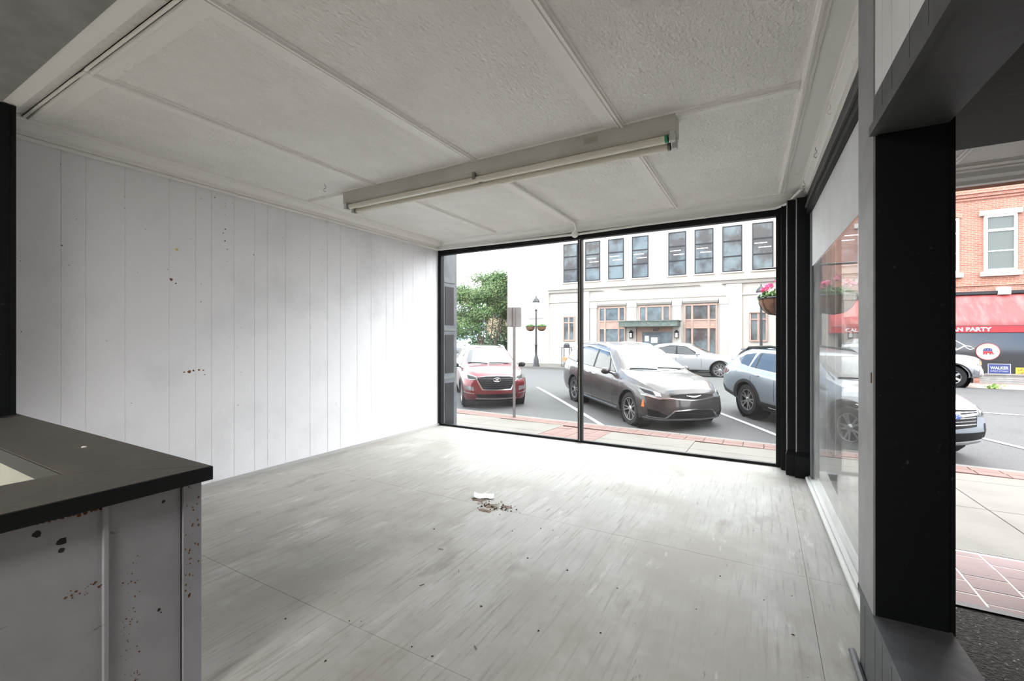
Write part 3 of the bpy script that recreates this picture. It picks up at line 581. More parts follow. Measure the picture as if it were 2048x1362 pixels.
line((-10.2, 9.8), (-14.3, 14.7), .11, 'white parking line left of the red car')
fs = struct('sidewalk_far')
obj('slab', G().box(-17.2, 6.4, 25.75, 29.5, -1.1, -.79), concrete, fs); obj('curb_face', G().box(-17.2, 6.35, 25.6, 25.75, -1.1, -.785), curb_m, fs)
obj('slab_bulb', G().box(6.4, 20, 22.3, 25.7, -1.1, -.79), mat('pinkish_walk', (.46, .36, .31), .9, noise_=3), fs); obj('curb_face', G().box(6.4, 20, 22.15, 22.3, -1.1, -.785), curb_m, fs)

# ================================================================ CARS
def interp(pts, s):
    if s <= pts[0][0]: return pts[0][1]
    for (a, va), (b, vb) in zip(pts[:-1], pts[1:]):
        if s <= b: return va+(vb-va)*(s-a)/(b-a)
    return pts[-1][1]
def sm(pts, s, h=.06): return (interp(pts, s-h)+2*interp(pts, s)+interp(pts, s+h))/4
class Car:
    def __init__(c, name, label, pos, heading, pitch, sp, group=None):
        c.sp = sp; c.L, c.W = sp['L'], sp['W']; c.mid = sp['front']+sp['wb']/2
        c.root = thing(name, label, sp.get('cat', 'car'), pos, group=group)
        c.root.rotation_euler = (0, pitch, heading); c.build_body(); c.wheels()
    def fall(c, s, l=.8): return max(0, 1-s/l)
    def deform(c, s, y, z):
        W2 = c.W/2; f = c.fall(s, .9)**1.3; r = c.fall(c.L-s, 1.0)
        s2 = s+f*(c.sp['bow']*(y/W2)**2+sm(c.sp['nose'], z, .03))
        s2 -= r*(c.sp.get('rbow', .12)*(y/W2)**2+sm(c.sp['tail'], z, .03))
        return s2
    def secs(c, s):
        sp = c.sp; w = c.W/2*interp(sp['plan'], s); zt = sm(sp['top'], s, .05); zb0 = interp(sp['bottom'], s); belt = min(sm(sp['belt'], s), zt-.035)
        g = max(0, zt-belt); H = belt-zb0
        prof = [(0, .90), (.06, .955), (.22, .985), (.45, 1.0), (.68, .998), (.84, .985), (.94, .965), (1.0, .93)]
        zb = zb0
        for sw_ in (sp['front'], sp['front']+sp['wb']):
            d = abs(s-sw_); ra = sp['ra']
            if d < ra: zb = max(zb, sp['rw']*.97+math.sqrt(ra*ra-d*d))
        pts = []
        for fz, _ in prof:
            z = zb+(belt-zb)*fz; f0 = (z-zb0)/H
            pts.append((w*interp(prof, f0), z))
        ye = w*.93-.04-sp.get('tumble', .40)*g*interp([(0, .6), (.2, 1)], g)
        ye = max(ye, w*.4); rnd_ = min(.07, g*.35)
        pts.append((w*.93*.35+ye*.65+(.02 if g > .2 else 0), belt+(zt-belt)*.62))
        pts.append((ye+(.01 if g > .2 else 0), zt-rnd_)); pts.append((ye*.94, zt-rnd_*.35)); pts.append((ye*.8, zt-.006)); pts.append((ye*.4, zt+.010)); pts.append((0, zt+.014))
        return pts
    def build_body(c):
        sp = c.sp; st = sorted(set([0, .015, .04, .08, .13, .2]+[round(.2+i*.075, 4) for i in range(int((c.L-.4)/.075)+1)]+[c.L-.2, c.L-.12, c.L-.07, c.L-.03, c.L]))
        for sw_ in (sp['front'], sp['front']+sp['wb']): st += [sw_-sp['ra']-.005, sw_-sp['ra']+.005, sw_-sp['ra']+.03, sw_+sp['ra']-.03, sw_+sp['ra']-.005, sw_+sp['ra']+.005]
        st = sorted(set(round(a, 4) for a in st)); V = []; F = []; n = None; rows = []
        for s in st:
            P = c.secs(s); full = [(y, z) for y, z in P]+[(-y, z) for y, z in reversed(P[:-1])]; n = len(full); rows.append(full)
            for y, z in full: V.append((c.deform(s, y, z), y, z))
        for i in range(len(st)-1):
            for k in range(n-1): F.append((i*n+k, (i+1)*n+k, (i+1)*n+k+1, i*n+k+1))
        for idx, s in ((0, 0), (len(st)-1, c.L)):            # end caps
            P = c.secs(s); m = len(P); nc = 10; b = len(V)
            for y, z in P:
                for j in range(nc+1): yy = y*(1-2*j/nc); V.append((c.deform(s, yy, z), yy, z))
            for k in range(m-1):
                for j in range(nc): q = (b+k*(nc+1)+j, b+k*(nc+1)+j+1, b+(k+1)*(nc+1)+j+1, b+(k+1)*(nc+1)+j); F.append(q if idx == 0 else q[::-1])
        me = bpy.data.meshes.new('body'); me.from_pydata([(c.mid-x, y, z) for x, y, z in V], [], F); me.materials.append(sp['paint'])
        bm = bmesh.new(); bm.from_mesh(me); bmesh.ops.remove_doubles(bm, verts=bm.verts, dist=.0005); bmesh.ops.recalc_face_normals(bm, faces=bm.faces); bm.to_mesh(me); bm.free()
        me.polygons.foreach_set('use_smooth', [True]*len(me.polygons)); me.set_sharp_from_angle(angle=math.radians(38))
        link('body', me, c.root)
        c.bvh = BVHTree.FromPolygons([Vector(v) for v in V], F)
        # dark underbody and wheel wells
        f, wb = sp['front'], sp['wb']; hw = c.W/2
        u = G().box(c.mid-c.L+.35, c.mid-.3, -hw+.33, hw-.33, .2, .62); u.box(c.mid-f-wb+sp['ra'], c.mid-f-sp['ra'], -hw*.9, hw*.9, .22, .5)
        for k in (f, f+wb):
            for s in (-1, 1): u.lathe([(0, -.12*s), (sp['ra']+.03, -.12*s), (sp['ra']+.03, .17*s)], (c.mid-k, s*(hw-.24), sp['rw']), 'y', 20)
        obj('underbody', u, black_pl, c.root)
    def hit(c, view, a, b):
        o, d = {'L': ((a, 4, b), (0, -1, 0)), 'R': ((a, -4, b), (0, 1, 0)), 'F': ((-3, a, b), (1, 0, 0)), 'B': ((c.L+3, a, b), (-1, 0, 0)), 'T': ((a, b, 5), (0, 0, -1))}[view]
        p, nn, _, _ = c.bvh.ray_cast(Vector(o), Vector(d))
        if p is None: p, nn, _, _ = c.bvh.find_nearest(Vector(o)+Vector(d)*(3.0 if view in 'LR' else 3.2))
        if nn.dot(Vector(d)) > 0: nn = -nn
        return p, nn
    def patch(c, name, view, lo, hi, m, off=.006, nu=10, nv=4, parent=None, smooth=40, thick=.012):
        g = G(); al = [i/(len(lo)-1) for i in range(len(lo))]; ah = [i/(len(hi)-1) for i in range(len(hi))]
        def at(P, A, t, k): return interp(list(zip(A, [p[k] for p in P])), t)
        grid = []
        for i in range(nu+1):
            t = i/nu
            for j in range(nv+1):
                v = j/nv; a = at(lo, al, t, 0)*(1-v)+at(hi, ah, t, 0)*v; b = at(lo, al, t, 1)*(1-v)+at(hi, ah, t, 1)*v
                p, nn = c.hit(view, a, b); q = p+nn*off; q2 = p-nn*thick; grid.append((q, q2))
        for q, q2 in grid: g.v.append((c.mid-q.x, q.y, q.z))
        N = nv+1
        for i in range(nu):
            for j in range(nv): g.f.append((i*N+j, (i+1)*N+j, (i+1)*N+j+1, i*N+j+1))
        rim = [i*N for i in range(nu+1)]+[nu*N+j for j in range(1, N)]+[i*N+nv for i in range(nu-1, -1, -1)]+[j for j in range(nv-1, 0, -1)]
        b = len(g.v)
        for r in rim: q2 = grid[r][1]; g.v.append((c.mid-q2.x, q2.y, q2.z))
        k = len(rim)
        for i in range(k): g.f.append((rim[i], b+i, b+(i+1) % k, rim[(i+1) % k]))
        return obj(name, g, m, parent or c.root, smooth=smooth)
    def both(c, name, lo, hi, m, **k): return [c.patch(name, v, lo, hi, m, **k) for v in 'LR']
    def fmir(c, name, view, lo, hi, m, **k):
        r = [c.patch(name, view, lo, hi, m, **k)]
        fl = (lambda P: [(a, -b) for a, b in P]) if view == 'T' else (lambda P: [(-a, b) for a, b in P])
        r.append(c.patch(name, view, fl(lo), fl(hi), m, **k)); return r
    def wheels(c):
        sp = c.sp; r = sp['rw']; tw = .225; rr = r*sp.get('rimf', .70)
        prof = [(rr, -tw/2+.02), (rr+.012, -tw/2), (r-.03, -tw/2), (r-.008, -tw/2+.02), (r, -tw/2+.05), (r, tw/2-.05), (r-.008, tw/2-.02), (r-.03, tw/2), (rr+.012, tw/2), (rr, tw/2-.02), (rr-.01, -tw/2+.02), (rr, -tw/2+.02)]
        ty = G().lathe(prof, (0,0,0), 'y', 36)
        rg = G().lathe([(rr, tw/2-.022), (rr-.004, tw/2-.004), (rr-.018, tw/2-.006), (rr-.024, tw/2-.05)], (0,0,0), 'y', 36)
        rg.lathe([(0, tw/2-.015), (.035, tw/2-.015), (.065, tw/2-.03), (.07, tw/2-.06)], (0,0,0), 'y', 16)
        n = sp.get('spokes', 5); pair = sp.get('pair', True); sw_ = sp.get('spw', .016)
        for i in range(n):
            for dd in ((-.17, .17) if pair else (0,)):
                a0 = 2*PI*i/n+dd*.8; a1 = 2*PI*i/n+dd*(1.25 if pair else 1); w0, w1 = sw_, sw_*sp.get('spt', 1.0)
                P = []
                for (rad, a, w, yo) in ((.045, a0, w0, tw/2-.028), (rr-.012, a1, w1, tw/2-.018)):
                    cx_, cz = rad*math.cos(a), rad*math.sin(a); tx, tz = -math.sin(a), math.cos(a)
                    for sx, dy in ((-1, 0), (1, 0), (1, -.04), (-1, -.04)): P.append((cx_+tx*w*sx, yo+dy, cz+tz*w*sx))
                rg.add(P, [(0,1,5,4), (1,2,6,5), (2,3,7,6), (3,0,4,7), (0,3,2,1), (4,5,6,7)])
        bk = G().lathe([(0, -.0), (rr-.01, -.0), (rr-.01, .05)], (0,0,0), 'y', 24)
        proto = None
        for s_ in (sp['front'], sp['front']+sp['wb']):
            for sd in (1, -1):
                if proto is None:
                    w_ = obj('wheel', ty, tyre_m, None, smooth=35); obj('rim', rg, sp.get('rimmat', rim_m), w_, smooth=30); obj('brake_disc', bk, rim_dark, w_); proto = w_; w_.parent = c.root
                else: w_ = copy_tree(proto, c.root)
                w_.location = (c.mid-s_, sd*(c.W/2-tw/2-.035), r); w_.rotation_euler = (0, random.uniform(0, 1), 0 if sd == 1 else PI)
    def arch(c, m, wd=.055, out=.012):
        sp = c.sp
        for s_ in (sp['front'], sp['front']+sp['wb']):
            for v, sd in (('L', 1), ('R', -1)):
                g = G(); n = 22; ra = sp['ra']-.006; zc = sp['rw']*.97
                for i in range(n+1):
                    a = PI*i/n
                    for q, (rad) in enumerate((ra, ra+wd)):
                        s2 = s_+math.cos(a)*rad; z = max(.24, zc+math.sin(a)*rad); p, nn = c.hit(v, s2, max(z, zc+math.sin(a)*(ra+.02)) if q == 0 else z)
                        g.v.append((c.mid-s2, p.y+sd*out, z))
                    g.v.append((c.mid-(s_+math.cos(a)*ra), p.y-sd*.05, max(.24, zc+math.sin(a)*ra)))
                for i in range(n): b = i*3; g.f += [(b, b+1, b+4, b+3), (b+2, b, b+3, b+5)]
                obj('wheel_arch', g, m, c.root, smooth=30)
    def mirror(c, s, z, m, k=1.0, y=None):
        for sd in (1, -1):
            y0 = sd*(c.W/2-.03); g = G().ell((c.mid-s, y0+sd*.12*k, z), (.065*k, .11*k, .075*k), 14, 8)
            o = obj('mirror', g, m, c.root, smooth=60); obj('stalk', G().tube([(c.mid-s-.02, y0-sd*.06, z-.07), (c.mid-s, y0+sd*.07, z-.04)], .02, 6), black_pl, o)
    def wiper(c, a, b, view='T', m=black_pl):
        P = []
        for i in range(7):
            t = i/6; p, nn = c.hit('T', a[0]+(b[0]-a[0])*t, a[1]+(b[1]-a[1])*t); q = p+nn*.016; P.append((c.mid-q.x, q.y, q.z))
        obj('wiper', G().tube(P, .009, 6), m, c.root)
    def handle(c, s, z, m, l=.10):
        for v, sd in (('L', 1), ('R', -1)):
            p, _ = c.hit(v, s, z); q, _ = c.hit(v, s+2*l, z+.012); obj('door_handle', G().tube([(c.mid-s, p.y-sd*.003, z), (c.mid-s-.02, p.y+sd*.03, z), (c.mid-s-2*l+.02, q.y+sd*.03, z+.012), (c.mid-s-2*l, q.y-sd*.003, z+.012)], .012, 6), m, c.root, smooth=40)
    def rail(c, s0, s1, m, y, h=.05):
        for sd in (1, -1):
            P = []; n = 8
            for i in range(n+1):
                s = s0+(s1-s0)*i/n; p, _ = c.hit('T', s, sd*y); P.append((c.mid-s, sd*y, p.z+(h if 0 < i < n else -.01)))
            obj('roof_rail', G().tube(P, .017, 8), m, c.root, smooth=40)

def zcar(rel): return 1.06-rel
PLAN = [(0, .74), (.04, .80), (.12, .87), (.3, .94), (.6, .985), (1.0, 1.0)]
def plan(L): return PLAN+[(L-.8, 1.0), (L-.3, .97), (L-.1, .93), (L-.03, .88), (L, .80)]
seam = mat('panel_gap', (.006, .006, .007), .8)

# --- dark grey minivan
L_ = 5.17
van = Car('minivan', 'dark grey minivan with chrome-trimmed grille parked nose-in behind the centre mullion', (-3.016, 11.607, zcar(1.88)), -.79, .03, dict(
    L=L_, W=2.0, front=.98, wb=3.09, rw=.365, ra=.43, paint=p_van, cat='minivan', bow=.26, spokes=5, spw=.012, rimf=.70,
    plan=plan(L_), bottom=[(0, .24), (.3, .20), (1.2, .22), (4.5, .24), (5.17, .32)],
    top=[(0, .86), (.10, .93), (.35, .995), (.8, 1.06), (1.22, 1.11), (1.32, 1.15), (2.18, 1.62), (2.45, 1.69), (3.2, 1.745), (4.2, 1.72), (4.85, 1.66), (5.0, 1.62), (5.17, 1.50)],
    belt=[(0, .70), (.5, .88), (1.2, 1.02), (2.4, 1.06), (4.0, 1.10), (5.17, 1.16)],
    nose=[(.2, .10), (.3, .02), (.45, 0), (.6, .02), (.75, .05), (.9, .16), (1.1, .2)], tail=[(.3, .10), (.5, 0), (.85, .0), (1.1, .06), (1.5, .28), (1.7, .42)], tumble=.36))
c = van
c.patch('windshield', 'T', [(1.42, .78), (1.30, .4), (1.27, 0), (1.30, -.4), (1.42, -.78)], [(2.15, .60), (2.10, .3), (2.08, 0), (2.10, -.3), (2.15, -.60)], wind_m, nu=16, nv=8)
c.both('window_trim', [(1.62, 1.07), (2.6, 1.08), (4.0, 1.12), (4.86, 1.20)], [(1.70, 1.14), (2.35, 1.55), (3.6, 1.645), (4.70, 1.53)], chrome, off=.004, nu=24, nv=6)
c.both('window_surround', [(1.66, 1.09), (2.6, 1.10), (4.0, 1.14), (4.80, 1.215)], [(1.76, 1.15), (2.36, 1.53), (3.6, 1.625), (4.66, 1.51)], black_pl, off=.007, nu=24, nv=6)
for lo, hi in (([(2.02, 1.11), (2.82, 1.12)], [(2.20, 1.42), (2.45, 1.535), (2.86, 1.57)]), ([(2.92, 1.125), (3.92, 1.15)], [(2.95, 1.58), (3.88, 1.585)]), ([(4.0, 1.16), (4.72, 1.23)], [(3.98, 1.58), (4.60, 1.50)]), ([(1.74, 1.11), (1.96, 1.11)], [(1.80, 1.16), (2.10, 1.36)])):
    c.both('side_window', lo, hi, glass_car, off=.010)
c.fmir('headlight', 'F', [(.52, .715), (.72, .70), (.94, .76)], [(.52, .745), (.72, .83), (.96, .93)], lamp_glass, nu=12)
c.fmir('headlight_trim', 'F', [(.52, .700), (.72, .683), (.94, .742)], [(.52, .716), (.72, .700), (.94, .760)], chrome, nu=10, nv=1, off=.008); c.fmir('headlight_bowl', 'F', [(.68, .735), (.76, .745)], [(.68, .80), (.76, .83)], chrome, nu=3, nv=2, off=.010); c.fmir('headlight_inset', 'F', [(.77, .75), (.90, .79)], [(.78, .82), (.92, .87)], black_pl, nu=4, nv=2, off=.010)  # last patch: black plastic inset at the outer end of each headlight
c.patch('grille', 'F', [(-.50, .735), (0, .675), (.50, .735)], [(-.50, .76), (-.3, .79), (0, .80), (.3, .79), (.50, .76)], grille_m, nu=16)
c.patch('grille_trim', 'F', [(-.52, .700), (-.3, .675), (0, .66), (.3, .675), (.52, .700)], [(-.52, .716), (-.3, .691), (0, .676), (.3, .691), (.52, .716)], chrome, nu=24, nv=1, off=.012)
em = c.patch('emblem', 'F', [(-.17, .752), (-.04, .722), (.04, .722), (.17, .752)], [(-.17, .758), (-.04, .745), (.04, .745), (.17, .758)], chrome, nu=10, nv=1, off=.016)
c.patch('lower_grille', 'F', [(-.56, .30), (0, .29), (.56, .30)], [(-.44, .44), (0, .47), (.44, .44)], grille_m, nu=14)
for z in (.33, .365, .40): c.patch('grille_bar', 'F', [(-.48, z), (0, z-.004), (.48, z)], [(-.48, z+.010), (0, z+.006), (.48, z+.010)], black_pl, nu=10, nv=1, off=.012)
c.patch('lower_trim', 'F', [(-.60, .43-.13), (-.44, .445), (0, .475), (.44, .445), (.60, .30)], [(-.63, .315), (-.46, .465), (0, .495), (.46, .465), (.63, .315)], chrome, nu=24, nv=1, off=.012)
c.patch('bumper_trim', 'F', [(-.92, .27), (-.6, .262), (0, .25), (.6, .262), (.92, .27)], [(-.92, .29), (-.6, .285), (0, .272), (.6, .285), (.92, .29)], chrome, nu=20, nv=1, off=.012)
c.fmir('fog_recess', 'F', [(.62, .31), (.88, .33)], [(.60, .36), (.78, .45), (.90, .47)], grille_m, nu=8)
c.fmir('fog_trim', 'F', [(.60, .30), (.90, .31)], [(.60, .315), (.90, .33)], chrome, nu=6, nv=1, off=.012)
for s in 'LR': c.patch('side_marker', s, [(.42, .50), (.50, .50)], [(.44, .64), (.47, .64)], amber, nu=3, nv=3)
c.both('sill_trim', [(1.55, .27), (3.5, .28)], [(1.55, .295), (3.5, .305)], chrome, nu=12, nv=1)
for s in (1.72, 2.86, 3.95): c.both('door_gap', [(s, .30), (s+.012, .30)], [(s+.03, 1.06), (s+.042, 1.06)], seam, nu=1, nv=8, off=.002)
c.handle(2.62, .96, chrome); c.handle(2.98, .97, chrome); c.mirror(1.85, 1.12, p_van, 1.1); c.wiper((1.36, .7), (1.40, .02)); c.wiper((1.33, -.05), (1.42, -.7)); c.rail(2.5, 4.6, chrome, .66)
c.patch('hood_crease', 'T', [(.42, .36), (1.2, .52)], [(.42, .375), (1.2, .535)], seam, nu=6, nv=1, off=.001); c.patch('hood_crease', 'T', [(.42, -.36), (1.2, -.52)], [(.42, -.375), (1.2, -.535)], seam, nu=6, nv=1, off=.001)
c.patch('taillight', 'R', [(4.98, .85), (5.06, .88)], [(4.92, 1.2), (4.98, 1.2)], red_lens)

# --- wine red crossover
L_ = 4.48
red = Car('crossover_car', 'wine red crossover car parked nose-in at the left beside the sign post', (-7.639, 11.789, zcar(1.857)), -.869, .03, dict(
    L=L_, W=1.85, front=.88, wb=2.67, rw=.35, ra=.41, paint=p_red, bow=.24, spokes=5, spw=.02,
    plan=plan(L_), bottom=[(0, .26), (.3, .21), (1.2, .24), (3.8, .26), (4.48, .36)],
    top=[(0, .86), (.08, .94), (.3, 1.0), (.8, 1.06), (1.15, 1.09), (1.25, 1.12), (1.98, 1.52), (2.2, 1.58), (2.8, 1.62), (3.6, 1.58), (4.2, 1.50), (4.48, 1.42)],
    belt=[(0, .72), (.5, .88), (1.2, .99), (2.4, 1.03), (3.8, 1.12), (4.48, 1.16)],
    nose=[(.2, .12), (.32, .03), (.45, 0), (.6, .02), (.8, .03), (.92, .12), (1.1, .16)], tail=[(.3, .10), (.5, 0), (.85, .02), (1.1, .08), (1.4, .32), (1.6, .42)], tumble=.42))
c = red
c.patch('windshield', 'T', [(1.34, .72), (1.22, .36), (1.19, 0), (1.22, -.36), (1.34, -.72)], [(1.98, .56), (1.92, .3), (1.90, 0), (1.92, -.3), (1.98, -.56)], wind_m, nu=16, nv=8)
c.both('window_surround', [(1.60, 1.04), (2.6, 1.07), (3.7, 1.14)], [(1.70, 1.10), (2.2, 1.42), (3.0, 1.49), (3.8, 1.40)], black_pl, off=.004, nu=20, nv=6)
for lo, hi in (([(1.80, 1.06), (2.5, 1.08)], [(1.92, 1.2), (2.15, 1.385), (2.52, 1.45)]), ([(2.6, 1.085), (3.3, 1.12)], [(2.6, 1.45), (3.2, 1.445)])): c.both('side_window', lo, hi, glass_car, off=.008)
c.fmir('headlight', 'F', [(.50, .80), (.70, .78), (.86, .82)], [(.52, .88), (.70, .93), (.87, .97)], lamp_glass, nu=10); c.fmir('headlight_core', 'F', [(.54, .82), (.74, .81)], [(.56, .86), (.76, .90)], black_pl, nu=6, off=.010)
c.patch('grille_trim', 'F', [(-.40, .525), (0, .515), (.40, .525)], [(-.58, .86), (-.3, .89), (0, .90), (.3, .89), (.58, .86)], chrome, nu=16, off=.005)
gr = c.patch('grille', 'F', [(-.37, .555), (0, .545), (.37, .555)], [(-.54, .85), (-.3, .88), (0, .89), (.3, .88), (.54, .85)], grille_m, nu=16, off=.010)
for k in range(5): z = .60+k*.055; c.patch('grille_bar', 'F', [(-.36-k*.03, z), (0, z-.01), (.36+k*.03, z)], [(-.36-k*.03, z+.016), (0, z+.006), (.36+k*.03, z+.016)], dark_metal, nu=12, nv=1, off=.016)
# emblem: oval ring with a slanted H
p0, _ = c.hit('F', 0, .80); ex = c.mid-p0.x+.022
g = G()
for i in range(24):
    a, b = 2*PI*i/24, 2*PI*(i+1)/24
    g.tube([(ex, .095*math.cos(a), .80+.05*math.sin(a)), (ex, .095*math.cos(b), .80+.05*math.sin(b))], .008, 5)
g.tube([(ex, -.045, .765), (ex, -.02, .835)], .010, 5); g.tube([(ex, .02, .765), (ex, .045, .835)], .010, 5); g.tube([(ex, -.035, .795), (ex, .035, .805)], .008, 5)
obj('emblem', g, chrome, c.root)
c.patch('lower_grille', 'F', [(-.52, .33), (0, .32), (.52, .33)], [(-.56, .42), (0, .42), (.56, .42)], grille_m, nu=12); c.patch('skid_trim', 'F', [(-.55, .29), (0, .275), (.55, .29)], [(-.55, .31), (0, .30), (.55, .31)], galv, nu=12, nv=1, off=.010)
c.fmir('fog_light', 'F', [(.60, .50), (.82, .53)], [(.62, .62), (.84, .62)], lamp_glass, nu=6); c.fmir('running_light', 'F', [(.60, .42), (.86, .44)], [(.60, .445), (.86, .465)], chrome, nu=6, nv=1)
c.arch(black_pl); c.both('sill_cladding', [(1.35, .25), (3.1, .27)], [(1.35, .36), (3.1, .38)], black_pl, nu=10, nv=2)
for s in (1.55, 2.55): c.both('door_gap', [(s, .38), (s+.012, .38)], [(s+.02, 1.03), (s+.032, 1.03)], seam, nu=1, nv=6, off=.002)
c.mirror(1.62, 1.07, black_pl, 1.0); c.wiper((1.27, .62), (1.26, -.05)); c.wiper((1.24, -.1), (1.34, -.66)); c.rail(2.2, 3.9, chrome, .58, .03); c.handle(2.3, .93, chrome); c.handle(3.1, .96, chrome)
c.patch('roof_panel', 'T', [(2.12, .50), (3.9, .48)], [(2.08, -.50), (3.9, -.48)], glass_car, nu=12, nv=8)
g = G().add([(-.30, 0, 0), (-.16, -.012, 0), (-.16, .012, 0), (-.28, 0, .10)], [(0,1,2),(0,1,3),(1,2,3),(2,0,3)]); g.v = [(x+c.mid-3.6, y, z+1.57) for x, y, z in g.v]; obj('roof_antenna', g, p_red, c.root)

# --- silver-blue wagon, tail towards the street, nose right
L_ = 4.86
sub = Car('wagon_car', 'silver blue estate car with black wheel arches parked to the right of the minivan', (1.165, 10.98, zcar(1.83)), -.95, .034, dict(
    L=L_, W=1.86, front=.93, wb=2.745, rw=.362, ra=.43, paint=p_sub, bow=.24, spokes=5, spw=.022, spt=.55, rimf=.68,
    plan=plan(L_), bottom=[(0, .28), (.3, .23), (1.2, .28), (4.0, .29), (4.86, .42)],
    top=[(0, .82), (.08, .90), (.3, .96), (.8, 1.02), (1.2, 1.06), (1.32, 1.10), (2.12, 1.51), (2.35, 1.565), (3.0, 1.60), (3.9, 1.575), (4.5, 1.50), (4.86, 1.42)],
    belt=[(0, .68), (.5, .86), (1.2, .97), (2.4, 1.01), (3.8, 1.08), (4.86, 1.14)],
    nose=[(.2, .12), (.32, .04), (.45, 0), (.6, .02), (.78, .03), (.9, .12), (1.1, .16)], tail=[(.3, .14), (.5, .02), (.7, .0), (.95, .03), (1.1, .12), (1.4, .50), (1.6, .62)], tumble=.40))
c = sub
c.patch('windshield', 'T', [(1.42, .74), (1.30, .36), (1.27, 0), (1.30, -.36), (1.42, -.74)], [(2.12, .56), (2.06, .3), (2.04, 0), (2.06, -.3), (2.12, -.56)], wind_m, nu=16, nv=8)
c.both('window_surround', [(1.68, 1.02), (2.6, 1.05), (3.7, 1.10), (4.15, 1.22)], [(1.78, 1.10), (2.3, 1.42), (3.2, 1.50), (3.95, 1.42), (4.22, 1.30)], chrome, off=.004, nu=24, nv=6)
for lo, hi in (([(1.86, 1.05), (2.66, 1.07)], [(2.0, 1.2), (2.3, 1.395), (2.70, 1.455)]), ([(2.76, 1.075), (3.42, 1.105)], [(2.78, 1.46), (3.42, 1.455)]), ([(3.46, 1.11), (3.64, 1.12)], [(3.46, 1.45), (3.52, 1.45)]), ([(3.70, 1.125), (3.98, 1.17), (4.12, 1.25)], [(3.62, 1.44), (3.92, 1.39), (4.14, 1.29)])):
    c.both('side_window', lo, hi, glass_car, off=.009)
c.both('window_pillar', [(2.67, 1.07), (2.75, 1.075)], [(2.71, 1.455), (2.77, 1.46)], black_pl, off=.010, nu=2, nv=4); c.both('window_pillar', [(3.42, 1.10), (3.46, 1.11)], [(3.42, 1.455), (3.46, 1.45)], black_pl, off=.010, nu=2, nv=4)
c.fmir('headlight', 'F', [(.48, .70), (.68, .67), (.86, .74)], [(.50, .80), (.70, .84), (.87, .88)], lamp_glass, nu=10); c.fmir('headlight_core', 'F', [(.56, .71), (.76, .72)], [(.58, .76), (.78, .80)], black_pl, nu=6, off=.010)
c.patch('grille', 'F', [(-.42, .55), (0, .53), (.42, .55)], [(-.46, .80), (0, .82), (.46, .80)], grille_m, nu=14)
for k in range(4): z = .585+k*.05; c.patch('grille_bar', 'F', [(-.40, z), (0, z-.006), (.40, z)], [(-.40, z+.016), (0, z+.010), (.40, z+.016)], chrome, nu=10, nv=1, off=.014)
c.patch('grille_wing', 'F', [(-.46, .725), (0, .70), (.46, .725)], [(-.46, .765), (0, .745), (.46, .765)], chrome, nu=12, nv=1, off=.018)
p0, _ = c.hit('F', 0, .72); ex = c.mid-p0.x
obj('emblem', G().ell((ex+.02, 0, .725), (.015, .095, .055), 16, 8), chrome, c.root, smooth=40, label='chrome oval badge with a blue field of stars'); obj('emblem_field', G().ell((ex+.028, 0, .725), (.010, .080, .042), 16, 8), emb_blue, c.root, smooth=40)
g = G()
for (y, z, r) in ((.04, .735, .016), (-.01, .745, .008), (-.04, .738, .008), (-.015, .722, .008), (-.05, .718, .008), (-.025, .705, .008)): g.tube([(ex+.036, y-r, z), (ex+.036, y+r, z)], .003, 4); g.tube([(ex+.036, y, z-r), (ex+.036, y, z+r)], .003, 4)
obj('emblem_stars', g, white_let, c.root)
c.patch('lower_grille', 'F', [(-.60, .34), (0, .33), (.60, .34)], [(-.62, .46), (0, .47), (.62, .46)], grille_m, nu=12); c.patch('bumper_lip', 'F', [(-.75, .275), (0, .26), (.75, .275)], [(-.75, .325), (0, .315), (.75, .325)], galv, nu=12, nv=1, off=.014)
c.fmir('fog_pod', 'F', [(.64, .36), (.86, .40)], [(.64, .58), (.88, .60)], black_pl, nu=6)
c.arch(black_pl, .07, .016); c.both('sill_cladding', [(1.38, .28), (3.2, .29)], [(1.38, .40), (3.2, .40)], black_pl, nu=10, nv=2, off=.014); c.both('sill_badge', [(2.5, .31), (2.95, .31)], [(2.5, .325), (2.95, .325)], galv, nu=3, nv=1, off=.02)
c.both('rear_cladding', [(4.12, .38), (4.70, .46)], [(4.12, .44), (4.5, .52), (4.74, .66)], black_pl, nu=6, nv=3, off=.012)
c.both('taillight', [(4.44, .92), (4.72, .86)], [(4.38, .98), (4.70, 1.06)], mat('smoked_red_lens', (.09, .03, .035), .2), nu=6, off=.010)
c.patch('rear_window', 'B', [(-.58, 1.12), (0, 1.11), (.58, 1.12)], [(-.50, 1.40), (0, 1.42), (.50, 1.40)], glass_car, nu=8); c.patch('rear_bumper', 'B', [(-.7, .44), (.7, .44)], [(-.7, .60), (.7, .60)], black_pl, nu=8)
for s in (1.62, 2.72, 3.50): c.both('door_gap', [(s, .40), (s+.012, .40)], [(s+.02, 1.02), (s+.032, 1.02)], seam, nu=1, nv=6, off=.002)
c.handle(2.42, .93, p_sub); c.handle(3.25, .96, p_sub); c.mirror(1.66, 1.06, p_sub); c.wiper((1.36, .65), (1.34, -.02)); c.wiper((1.31, -.08), (1.42, -.68))
for sd in (1, -1):
    P = [];
    for s, h in ((2.35, .0), (2.5, .055), (3.3, .06), (4.05, .05), (4.25, -.01)):
        p, _ = c.hit('T', s, sd*.60); P.append((c.mid-s, sd*.60, p.z+h))
    V = []
    obj('roof_rail', G().tube(P, [.02, .032, .032, .032, .015], 8), black_pl, c.root, smooth=40)
